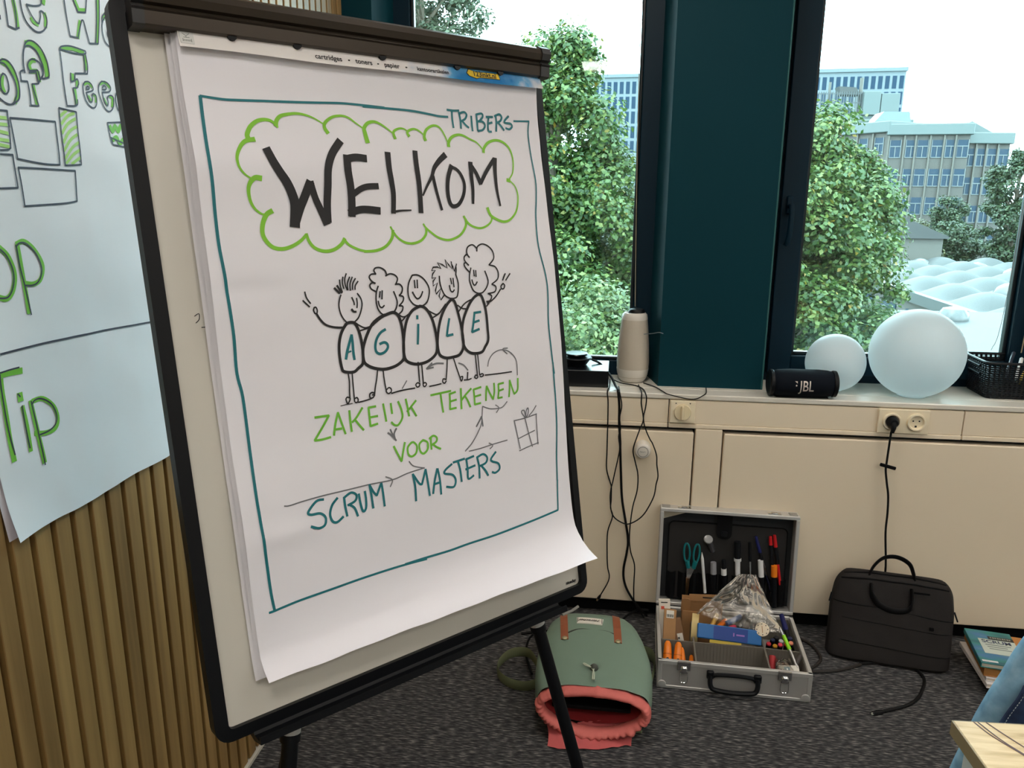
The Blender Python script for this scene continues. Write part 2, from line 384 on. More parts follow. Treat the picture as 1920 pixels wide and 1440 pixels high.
bm = nb(); prism(bm, [(-4.6, 25.6), (-5.0, 26.9), (-2.2, 26.7), (-1.6, 25.5)], lambda x, y, z: (x, z, y), 30.5, 33); obj('roof_panel', bm, M_roofw, of)

# white quilted-roof hall
hl = thing('hall_building', 'low hall with a white quilted roof and small domed skylights', 'building', (16.2, 34, GZ), 0)
def roofz(x, y):
    return 4.3 + .78 * abs(math.sin(math.pi * x / 3.3)) ** .9 * abs(math.sin(math.pi * y / 3.9)) ** .9
bm = nb(); grid(bm, 90, 120, lambda u, v: Vector((u * 23, v * 31.2, roofz(u * 23, v * 31.2)))); obj('roof', bm, M_roofw, hl, smooth=True, angle=0)
bm = nb(); box(bm, -.35, 0, -.3, 31.5, 3.95, 4.5); box(bm, 0, 23, -.3, 0, 3.95, 4.5); obj('roof_edge', bm, mat('roof_gutter', S(60, 64, 64), .5), hl)
bm = nb(); box(bm, .05, .4, .2, 31, 0, 3.95); box(bm, .4, 23, .2, .6, 0, 3.95); box(bm, .4, 23, 30.6, 31, 0, 4.3); obj('wall', bm, M_conc, hl)
for k in range(7):
    bm = nb(); box(bm, -.03, .2, 1.2 + 4.1 * k, 3.6 + 4.1 * k, 3.0, 3.42); obj('window', bm, M_win2, hl)
for k in range(7):
    bm = nb(); box(bm, -.04, .2, .8 + 4.1 * k, 4.4 + 4.1 * k, .3, 2.2); obj('glazing', bm, mat('hall_brown_glazing', S(104, 88, 74), .4), hl)
for (x, y) in ((6.7, 29.1), (9.8, 26.6), (9.2, 20.0), (3.9, 8.9), (10.2, 12.5)):
    bm = nb(); lathe(bm, [(.75, 0), (.75, .25), (.6, .5), (.3, .68), (0, .74)], 16, M=Matrix.Translation((x, y, roofz(x, y) - .15))); obj('skylight', bm, mat('domed_skylight', S(71, 72, 72), .3), hl, smooth=True)
lo = thing('annex_building', 'flat-roofed concrete annex with a dome skylight below the window', 'building', (7.6, 24.6, GZ), 0)
obj('wall', sbox(0, 9, 0, 8, 0, 4.75), M_conc, lo); obj('roof', sbox(.2, 8.8, .2, 9.5, 4.75, 4.9), M_roofw, lo); bm = nb(); box(bm, -.1, 9.1, -.12, .1, 4.7, 5.0); box(bm, -.1, .1, .1, 9.5, 4.7, 5.0); obj('parapet', bm, mat('annex_parapet', S(49, 51, 49), .6), lo)
bm = nb(); lathe(bm, [(.55, 0), (.55, .2), (.4, .42), (0, .52)], 16, M=Matrix.Translation((5.4, 7.2, 4.9))); obj('skylight', bm, mat('domed_skylight', S(71, 72, 72), .3), lo, smooth=True)
hu = thing('gabled_hut', 'cream block with a white pitched roof at the end of the quilted hall', 'building', (22.3, 66, GZ), R(2))
obj('wall', sbox(-2.6, 3.2, 0, 6, 0, 6.3), M_conc, hu); bm = nb(); prism(bm, [(-2.9, 6.3), (-.9, 8.3), (3.5, 6.45), (3.5, 6.3)], lambda x, y, z: (x, z, y), -.3, 6.3); obj('roof', bm, M_roofw, hu)

# ------------------------------------------------------------------ trees
M_bark = mat('tree_bark', S(84, 74, 62), .9, var=.2, vscale=3)
L_maple = leaf_mat('maple_leaves', [(0, S(33, 58, 23)), (.35, S(48, 72, 28)), (.7, S(69, 89, 37)), (.97, S(91, 99, 45)), (1, S(120, 94, 26))])
L_light = leaf_mat('light_leaves', [(0, S(48, 69, 37)), (.5, S(72, 89, 47)), (.85, S(94, 105, 59)), (1, S(111, 113, 74))])
L_silver = leaf_mat('silver_leaves', [(0, S(46, 60, 42)), (.5, S(72, 82, 61)), (1, S(104, 110, 91))])
L_dark = leaf_mat('dark_leaves', [(0, S(27, 44, 26)), (.6, S(44, 61, 35)), (1, S(62, 75, 44))])
L_olive = leaf_mat('olive_leaves', [(0, S(43, 46, 25)), (.6, S(62, 65, 35)), (1, S(79, 80, 45))])
def leaves(cl, n, size, seed, spread):
    """n small folded leaves gathered round the clump centres cl (array of x, y, z, radius)"""
    rg = np.random.default_rng(seed)
    k = rg.integers(0, len(cl), n); c = cl[k]
    g = rg.normal(size=(n, 3)); g /= np.linalg.norm(g, axis=1)[:, None]
    rad = rg.random(n) ** .5
    p = c[:, :3] + g * (rad * c[:, 3])[:, None] * np.array([1, 1, .72]) * spread
    nrm = g * .8 + rg.normal(size=(n, 3)) * .45 + np.array([0, 0, .75]); nrm /= np.linalg.norm(nrm, axis=1)[:, None]
    t = rg.normal(size=(n, 3)); t -= nrm * (t * nrm).sum(1)[:, None]; t /= np.linalg.norm(t, axis=1)[:, None]
    s = np.cross(nrm, t); L = size * (.65 + .7 * rg.random(n))[:, None]
    q = np.stack([p - t * L * .5, p + s * L * .36 + nrm * L * .10, p + t * L * .55, p - s * L * .36 + nrm * L * .10], 1).reshape(-1, 3)
    me = bpy.data.meshes.new('foliage'); me.vertices.add(4 * n); me.loops.add(4 * n); me.polygons.add(n)
    me.vertices.foreach_set('co', q.astype(np.float32).ravel()); me.loops.foreach_set('vertex_index', np.arange(4 * n, dtype=np.int32))
    me.polygons.foreach_set('loop_start', np.arange(0, 4 * n, 4, dtype=np.int32)); me.update(calc_edges=True)
    return me
def tree(name, label, x, y, crown, m, n, size, seed, clump=.5, nclump=160, trunk=.2, group='trees outside the windows', zbase=GZ, spread=1.0):
    """crown: ellipsoids (dx, dy, z, rx, rz); the trunk rises from the ground into it"""
    rg = np.random.default_rng(seed + 50); t = thing(name, label, 'tree', (x, y, zbase), group=group)
    cl = []; tot = sum(e[3] ** 2 * e[4] for e in crown)
    for dx, dy, z, rx, rz in crown:
        for _ in range(max(16 if nclump > 400 else 6, int(nclump * rx * rx * rz / tot))):
            g = rg.normal(size=3); g /= np.linalg.norm(g); r_ = .45 + .55 * rg.random() ** .6
            cl.append((dx + g[0] * rx * r_, dy + g[1] * rx * r_, z - zbase + g[2] * rz * r_, clump * (.7 + .6 * rg.random())))
    cl = np.array(cl)
    me = leaves(cl, n, size, seed, spread); me.materials.append(m); fo = bpy.data.objects.new('foliage', me); COL.objects.link(fo); fo.parent = t; fo['kind'] = 'stuff'
    top = max(e[2] for e in crown) - zbase; bm = nb()
    tube(bm, [(0, 0, 0), (.05, .03, top * .4), (-.05, 0, top * .75), (0, 0, top)], [trunk, trunk * .8, trunk * .5, trunk * .15], 8); obj('trunk', bm, M_bark, t, smooth=True)
    bm = nb()
    for i in range(0, len(cl), max(1, len(cl) // 40)):
        c = cl[i]; z0 = max(top * .25, c[2] - .9 - .5 * math.hypot(c[0], c[1])); z0 = min(z0, top)
        tube(bm, smooth_path([(0, 0, z0), (c[0] * .5, c[1] * .5, z0 + (c[2] - z0) * .6), (c[0], c[1], c[2])], 3), [trunk * .28 * (1 - .8 * j / 6) for j in range(7)], 5)
    obj('branches', bm, M_bark, t, smooth=True)
    return t
tree('poplar_tree', 'tall silvery poplar at the far left of the first window', -6.1, 25, [(0, 0, 8.2, 2.1, 4.2), (0, 0, 3, 2.0, 3.5), (.3, 0, 11.5, 1.6, 2.5)], L_silver, 70000, .12, 11, .62, 300, .22)
tree('maple_tree', 'big green maple with a pointed top in the first window', -1.15, 14.2, [(0, 0, 3.5, .55, .75), (.05, 0, 2.6, 1.0, .9), (-.1, .1, 1.6, 1.5, 1.1), (.1, 0, .3, 1.95, 1.3), (0, .2, -1.4, 2.2, 1.5), (-.65, .1, 3.0, .4, .8), (.3, .1, 3.55, .3, .6)], L_maple, 150000, .088, 12, .42, 500, .2)
tree('birch_tree', 'light leafy young tree close below the first window', .05, 9.2, [(0, 0, -.6, 1.25, .95), (-.75, .2, -.2, .9, .9), (.75, .4, -.5, .8, .9), (-.2, .2, -1.9, 1.5, 1.0)], L_light, 50000, .062, 13, .38, 240, .07)
tree('maple_tree', 'broad green maple filling the left of the second window', 3.15, 16.2, [(0, 0, .9, 2.1, 1.9), (.1, 0, 2.4, .95, 1.1), (.75, 0, 1.5, 1.2, 1.1), (.3, .2, -.6, 2.2, 1.2), (1.4, .2, .4, .95, 1.0), (1.2, 0, -.8, 1.1, .7), (-.4, 0, 2.0, 1.2, 1.2)], L_maple, 145000, .094, 14, .44, 500, .24)
tree('shrub_tree', 'thin brownish undergrowth beneath the broad maple', 4.0, 12.0, [(0, 0, -1.5, 1.4, .7), (1.0, .5, -2.1, .8, .5), (-.6, .4, -1.5, .9, .5)], L_olive, 15000, .08, 15, .35, 90, .08)
tree('dark_tree', 'dark round tree at the right edge beyond the quilted roof', 32.3, 70.2, [(0, 0, 3.0, 2.1, 2.7), (-1.0, 0, -.4, 1.9, 2.0), (.6, 0, -2.6, 2.4, 1.8), (.3, 0, 5.0, 1.1, 1.3)], L_dark, 24000, .22, 16, .7, 120, .3)
tree('dark_tree', 'smaller dark tree left of the round one, before the offices', 34.2, 88, [(0, 0, -.6, 1.7, 2.0), (0, 0, -2.4, 2.1, 1.6)], L_dark, 14000, .22, 17, .7, 70, .25)
for i, (x, y, lab) in enumerate(((26.2, 75, 'olive hedge bush just right of the cream hut'), (31.6, 79, 'olive hedge bush in the middle of the hedge behind the roof'), (37.6, 77, 'olive hedge bush at the right end behind the quilted roof'))):
    tree('hedge_bush', lab, x, y, [(0, 0, -2.2, 1.9, 1.6), (-.7, .2, -3.6, 1.6, 1.2), (.7, 0, -3.5, 1.6, 1.2)], (L_olive, L_dark, L_olive)[i], 12000, .26, 20 + i, .8, 60, .2, 'hedge behind the hall')
tree('young_tree', 'slim yellow-green young tree at the right window edge', 17.2, 31.6, [(0, 0, .4, .35, 1.3), (.1, 0, -1.4, .5, .9)], L_light, 5000, .11, 30, .32, 40, .06)
tree('far_tree', 'hazy green tree between the maple and the grey offices', 26.5, 98, [(0, 0, 2.0, 2.6, 2.8), (2.2, 0, -1.2, 2.6, 2.0)], L_dark, 14000, .3, 31, .9, 70, .3)

for i, (x, y, lab) in enumerate(((-17, 46, 'rounded dark tree far to the left, behind the flip chart'), (-11, 58, 'distant dark tree behind the silvery poplar'), (-3.5, 66, 'distant dark tree behind the pointed maple'), (5, 72, 'distant dark tree behind the teal pillar'))):
    tree('far_tree', lab, x, y, [(0, 0, .5, 3.2, 3.2), (-2.4, 0, -2.6, 3.0, 2.4), (2.4, 0, -2.4, 3.0, 2.4), (0, 0, -4.5, 3.6, 2.2)], L_dark, 14000, .34, 60 + i, 1.0, 90, .3)

# ================================================================== flip chart easel
BO = Vector((-0.51373, 0.84885, 0.76785)); BU = Vector((0.686391, 0.727230, -0.002009)); BV = Vector((-0.122106, 0.117971, 0.985481)); BN = Vector((0.716908, -0.676181, 0.169773))
def B(u, v, n=0): return BO + BU * u + BV * v + BN * n
es = thing('flipchart_easel', 'black framed whiteboard easel carrying the drawn flip chart pad', 'easel', (-.26, 1.1, 0))
f = nb(); H = .985
ro, ri = rrect(0, .70, 0, H, .022), rrect(.018, .684, .018, H - .02, .008)
rings = [[f.verts.new(B(x, y, n)) for x, y in r_] for r_, n in ((ro, -.016), (ro, .006), (ri, .008), (ri, -.004))]
for a, b2 in zip(rings, rings[1:]):
    for j in range(len(a)): f.faces.new((a[j], a[(j + 1) % len(a)], b2[(j + 1) % len(a)], b2[j]))
f.faces.new(rings[0])
obj('frame', f, M_black, es, world=True)
wbp = nb(); prism(wbp, rrect(.012, .69, .012, H - .012, .008), lambda x, y, z: B(x, y, z), -.008, 0)
wbo = obj('board_panel', wbp, mat('whiteboard_enamel', S(206, 202, 192), .35), es, world=True)
obj('maker_lettering', text_bm('niceday', .0085, lambda x, y, z: B(0.6634 + x, .0268 + y + .03 * 0, z), .0006, bold=.0003), M_black, wbo, world=True)
b = nb()
tube(b, smooth_path([B(.0515, .581, .0006), B(.0575, .584, .0006), B(.057, .5765, .0006), B(.052, .572, .0006)], 4), .0005, 5)
tube(b, [B(.0585, .5655, .0006), B(.0645, .5655, .0006)], .0006, 5); obj('marker_scribble', b, M_black, wbo, world=True)
prof = [(.9415, .006), (.9405, .024), (.9425, .0285), (.9575, .031), (.9595, .0335), (.9615, .0325), (.9625, .0285), (.9645, .0295), (.967, .0345), (.976, .0385), (.985, .036), (.991, .027), (.994, .012), (.994, -.02), (.9415, -.004)]
M_clamp = mat('dark_satin_clamp', S(62, 54, 46), .3, metal=.55)
c = nb(); prism(c, prof, lambda v, n, u: B(u, v, n), .034, .679); obj('clamp_bar', c, M_clamp, es, smooth=True, world=True, angle=35)
for a, b2 in ((.679, .6985), (.0195, .034)):
    c = nb(); sp = [(.967 + (v - .967) * 1.05, n * 1.05) for v, n in prof]; prism(c, sp, lambda v, n, u: B(u, v, n), a, b2); obj('end_cap', c, mat('dark_clamp_cap', S(40, 40, 42), .4), es, smooth=True, world=True, angle=35)
for u in (.1425, .2335, .3685, .505, .593):
    c = nb(); tube(c, [B(u, .9418, .012), B(u, .9418, .0262)], .0062, 12); obj('peg', c, M_black, es, world=True)
c = nb(); prism(c, [(.004, -.004), (.004, .005), (-.003, .008), (-.005, .026), (.002, .028), (.002, .031), (-.0085, .031), (-.0125, .004), (-.008, -.012)], lambda v, n, u: B(u, v, n), .050, .622); obj('pen_tray', c, M_black, es, world=True)
c = nb(); tube(c, [B(.610, -.012, .030), B(.630, -.010, .034), B(.645, -.006, .036)], .0025, 6); obj('tray_hook', c, M_grey, es, world=True)
def leg(u0, k, n0=-.05):
    pt = lambda v: B(u0 + k * v, v, n0)
    zf = -(BO.z + BU.z * u0 + BN.z * n0) / BV.z
    vend = zf + .002
    t1 = nb(); tube(t1, [pt(.30), pt(-.028)], .011, 14); tube(t1, [pt(-.022), pt(-.060)], [.0152, .0148], 16); lg = obj('leg', t1, M_alu, es, smooth=True, world=True)
    t2 = nb(); tube(t2, [pt(-.058), pt(vend + .03)], .0125, 14); tube(t2, [pt(-.052), pt(-.064)], .0155, 14); obj('outer_tube', t2, M_black, lg, smooth=True, world=True)
    t3 = nb(); tube(t3, [pt(vend + .034), pt(vend)], [.014, .017], 12); obj('rubber_foot', t3, M_blackm, lg, smooth=True, world=True)
leg(.1307, .198); leg(.6024, -.2035)
t1 = nb(); p0 = B(.35, .55, -.03); nh = Vector((BN.x, BN.y, 0)).normalized(); p1 = Vector((p0.x, p0.y, 0)) - nh * .62 + Vector((0, 0, .012)); tube(t1, [p0, p1], .012, 12); lg = obj('leg', t1, M_black, es, smooth=True, world=True)
t3 = nb(); tube(t3, [p1 + Vector((0, 0, .02)), Vector((p1.x, p1.y, 0.002))], .016, 12); obj('rubber_foot', t3, M_blackm, lg, smooth=True, world=True)

# ================================================================== flip chart pad with the drawing
LT = [(.955,.017),(.914,.017),(.879,.016),(.832,.0205),(.777,.028),(.711,.0225),(.622,.020),(.51,.0115),(.394,.0085),(.307,.0135),(.254,.013),(.183,.009),(.133,.0075),(.104,.0085),(.0875,.0165),(.0725,.031)]
RT = [(.955,.020),(.914,.016),(.8665,.0125),(.7736,.0146),(.708,.0166),(.613,.0219),(.479,.0204),(.371,.0143),(.271,.0094),(.208,.0085),(.165,.008),(.134,.0109),(.1104,.0264),(.0927,.0459),(.0814,.0652)]
LTa, RTa = np.array(LT)[::-1], np.array(RT)[::-1]
def itp(T, v):   # smoothed table look-up
    return sum(float(np.interp(v + d, T[:, 0], T[:, 1])) * w_ for d, w_ in ((-.012, .25), (0, .5), (.012, .25))) if v > .11 else float(np.interp(v, T[:, 0], T[:, 1]))
def paper_n(u, v):
    t = min(1, max(0, (u - .072) / .605))
    n = itp(LTa, v) * (1 - t) + itp(RTa, v) * t
    wv = noise.noise((u * 7 + 3, v * 11, 1.3)) * .0016 + noise.noise((u * 19, v * 23, 5.1)) * .0006
    # two soft dents near the left edge
    wv += .0035 * math.exp(-((u - .135) / .06) ** 2 - ((v - .265) / .016) ** 2) - .0022 * math.exp(-((u - .12) / .05) ** 2 - ((v - .61) / .012) ** 2)
    return n + wv * smoothstep(.93, .87, v) * (.15 + .85 * smoothstep(.09, .2, v))
pad = thing('flip_chart_pad', 'flip chart pad showing a hand-drawn WELKOM sheet with five cartoon figures', 'flip chart', tuple(B(.37, .05, .01)))
def vb(u): return .0725 + .009 * (u - .072) / .605 + .0004 * math.sin(u * 30) + .0004 * math.sin(u * 71)
def sheet_bm(u0, u1, fn, vbot, nu=46, nv=120, vt=.956):
    bm = nb()
    def g(a, t):
        u = u0 + (u1 - u0) * a; lo_ = vbot(u); 
        v = vt + (lo_ - vt) * (t ** .9)
        return B(u, v, fn(u, v))
    grid(bm, nu, nv, g); return bm
top = obj('top_sheet', sheet_bm(.072, .677, paper_n, vb), M_paper, pad, smooth=True, world=True, angle=0)
M_paper2 = mat('under_paper', S(226, 224, 228), .8, spec=.2)
for k, (fr, du, bot, cu2) in enumerate(((.80, -.002, .0745, .95), (.62, -.0045, .0755, .85), (.45, -.003, .075, .75), (.30, -.010, .0715, .6), (.18, -.007, .074, .5))):
    def fn(u, v, fr=fr, cu2=cu2, k=k):
        base = paper_n(u, min(max(v, .13), .955)) * fr
        return max(.001, base + .035 * cu2 * max(0, (.115 - v) / .06) ** 1.6 * (.35 + .5 * u)) + .0004 * math.sin(v * 40 + k)
    obj('sheet', sheet_bm(.072 + du, .676 + du * .6, fn, lambda u, bot=bot: bot + .012 * (u - .072) / .605 + .0006 * math.sin(u * 25 + bot * 900), 24, 70), M_paper2, pad, smooth=True, world=True, angle=0)
# printed cover strip under the clamp
def cov(u, v): return .0205 + .006 * max(0, (.955 - v) / .033) ** 2
cvm = ramp_mat('printed_sky_cover', 9, (1, 1, 1), [(.38, S(38, 122, 186)), (.47, S(90, 160, 208)), (.54, S(214, 216, 222)), (.6, S(232, 228, 226))], .25)
n_ = cvm.node_tree; p_ = n_.nodes['Principled BSDF']
g_ = n_.nodes.new('ShaderNodeTexCoord'); sx = n_.nodes.new('ShaderNodeSeparateXYZ'); mr = n_.nodes.new('ShaderNodeMapRange'); mr.inputs[1].default_value = -.12; mr.inputs[2].default_value = .02; mr.inputs[3].default_value = .26; mr.inputs[4].default_value = -.09
zz = [x for x in n_.nodes if x.type == 'TEX_NOISE'][0]; rr_ = [x for x in n_.nodes if x.type == 'VALTORGB'][0]; ad_ = n_.nodes.new('ShaderNodeMath'); ad_.operation = 'ADD'
n_.links.new(g_.outputs['Object'], sx.inputs[0]); n_.links.new(sx.outputs['X'], mr.inputs[0]); n_.links.new(mr.outputs[0], ad_.inputs[0]); n_.links.new(zz.outputs['Fac'], ad_.inputs[1]); n_.links.new(ad_.outputs[0], rr_.inputs[0])
bm = nb(); grid(bm, 60, 8, lambda a, t: (lambda u, v: B(u, v, cov(u, v)))(.073 + .608 * a + .004 * (a > .99) * t, .956 + (.9205 - .956) * t + .0008 * math.sin(a * 14) * t))
cs = obj('cover_strip', bm, cvm, pad, smooth=True, world=True, angle=0)
M_ink = mat('black_marker_ink', S(22, 20, 24), .6)
for wd, u0 in (('cartridges', .2793), ('toners', .3357), ('papier', .383), ('kantoorartikelen', .4575)):
    obj('printed_word', text_bm(wd, .0105 if u0 < .4 else .0088, lambda x, y, z: B(u0 + x, .9295 - .0000 + y, cov(u0 + x, .9295 + y) + z), .0006, bold=.0002), M_ink, cs, world=True)
for u0 in (.3115, .3595, .4085):
    c = nb(); tube(c, [B(u0 - .0012, .9295, cov(u0, .9295) + .0006), B(u0 + .0012, .9295, cov(u0, .9295) + .0006)], .0009, 6); obj('dot', c, M_ink, cs, world=True)
badge = [(.5228, .9335), (.5275, .9405), (.533, .9392), (.541, .9375), (.5895, .9382), (.5912, .9278), (.549, .9272), (.541, .9245), (.534, .9262), (.5265, .9285)]
c = nb(); prism(c, badge, lambda x, y, z: B(x, y, cov(x, y) + z), -.0005, .0006); bo = obj('badge_border', c, M_ink, cs, world=True)
ctr = (.556, .9325)
c = nb(); prism(c, [(ctr[0] + (x - ctr[0]) * .965, ctr[1] + (y - ctr[1]) * .84) for x, y in badge], lambda x, y, z: B(x, y, cov(x, y) + z), 0, .0010); obj('badge', c, mat('yellow_print', S(226, 190, 40), .4), cs, world=True)
obj('badge_lettering', text_bm('123inkt.nl', .0122, lambda x, y, z: B(.559 + x, .9328 + y, cov(.559 + x, .9328 + y) + z), .0014, bold=.0003), M_ink, cs, world=True)
c = nb(); prism(c, rrect(.0750, .0925, .925, .9405, .001), lambda x, y, z: B(x, y, cov(x, y) + z), 0, .0006); st = obj('eco_stamp', c, mat('stamp_grey_print', S(206, 206, 204), .6), cs, world=True)
M_sgrey = mat('stamp_dark_print', S(120, 128, 124), .6)
c = nb()
for q in (((.0785, .9385), (.083, .935), (.0875, .9385)), ((.083, .935), (.083, .9325)), ((.0795, .933), (.087, .933)), ((.0785, .9275), (.0785, .9315)), ((.089, .9275), (.089, .9315))): tube(c, [B(x, y, cov(x, y) + .0008) for x, y in q], .0004, 5)
for i in range(7): tube(c, [B(.0798 + i * .0013, y, cov(.08, y) + .0008) for y in (.9280, .9305)], .00035, 5)
obj('stamp_lettering', c, M_sgrey, st, world=True)

INKM = {'teal': mat('teal_marker_ink', S(12, 112, 122), .55), 'green': mat('green_marker_ink', S(128, 196, 48), .55), 'leaf': mat('leaf_green_ink', S(108, 186, 52), .55), 'black': M_ink, 'grey': mat('grey_marker_ink', S(112, 114, 120), .6),
        'dark': mat('navy_marker_ink', S(44, 46, 66), .6), 'pgreen': mat('poster_green_ink', S(112, 188, 54), .6), 'plight': mat('pale_green_ink', S(164, 214, 112), .6)}
def ribbon(bm, pts, w0, w1, fn, smooth, lift):
    P = [Vector((x, y, 0)) for x, y in pts]
    if smooth and len(P) > 2: P = smooth_path(P, 5)
    Q = [P[0]]
    for a, b2 in zip(P, P[1:]):                       # even out long pieces so that the ink follows the sheet
        k = max(1, int((b2 - a).length / .008))
        Q += [a + (b2 - a) * (j / k) for j in range(1, k + 1)]
    L = []; n = len(Q)
    for i in range(n):
        t = Q[min(i + 1, n - 1)] - Q[max(i - 1, 0)]; t = t.normalized() if t.length > 1e-9 else Vector((1, 0, 0))
        p = Vector((-t.y, t.x, 0)); w_ = (w0 + (w1 - w0) * i / max(1, n - 1)) * .0005
        e = Q[i] - t * w_ * .4 if i == 0 else (Q[i] + t * w_ * .4 if i == n - 1 else Q[i])
        L.append([bm.verts.new(fn(e.x + p.x * s_ * w_, e.y + p.y * s_ * w_, lift)) for s_ in (-1, 0, 1)])
    for a, b2 in zip(L, L[1:]):
        for k in (0, 1): bm.faces.new((a[k], a[k + 1], b2[k + 1], b2[k]))
def draw(ink, fn, parent, lift0, gap=.016):
    """strokes that touch or nearly touch form one drawn piece; each piece is a part of its own"""
    for g, c, ss in ink:
        P = []
        for w0, w1, sm, tx in ss:
            v = [int(x) / 1e4 for x in tx.split()]; P.append((w0, w1, sm, list(zip(v[::2], v[1::2]))))
        den = [np.array([(x0 + (x1 - x0) * t, y0 + (y1 - y0) * t) for (x0, y0), (x1, y1) in zip(p[3], p[3][1:]) for t in (0, .5, 1)]) for p in P]
        grp = list(range(len(P)))
        def root(i):
            while grp[i] != i: i = grp[i]
            return i
        for i in range(len(P)):
            for j in range(i):
                if root(i) != root(j) and np.min(np.linalg.norm(den[i][:, None] - den[j][None], axis=2)) < gap: grp[root(i)] = root(j)
        for r_ in sorted({root(i) for i in range(len(P))}):
            bm = nb()
            for i, (w0, w1, sm, pts) in enumerate(P):
                if root(i) == r_: ribbon(bm, pts, w0, w1, fn, sm, lift0 + (.0003 if c in ('dark', 'black') else 0))
            obj(g, bm, INKM[c], parent, world=True)
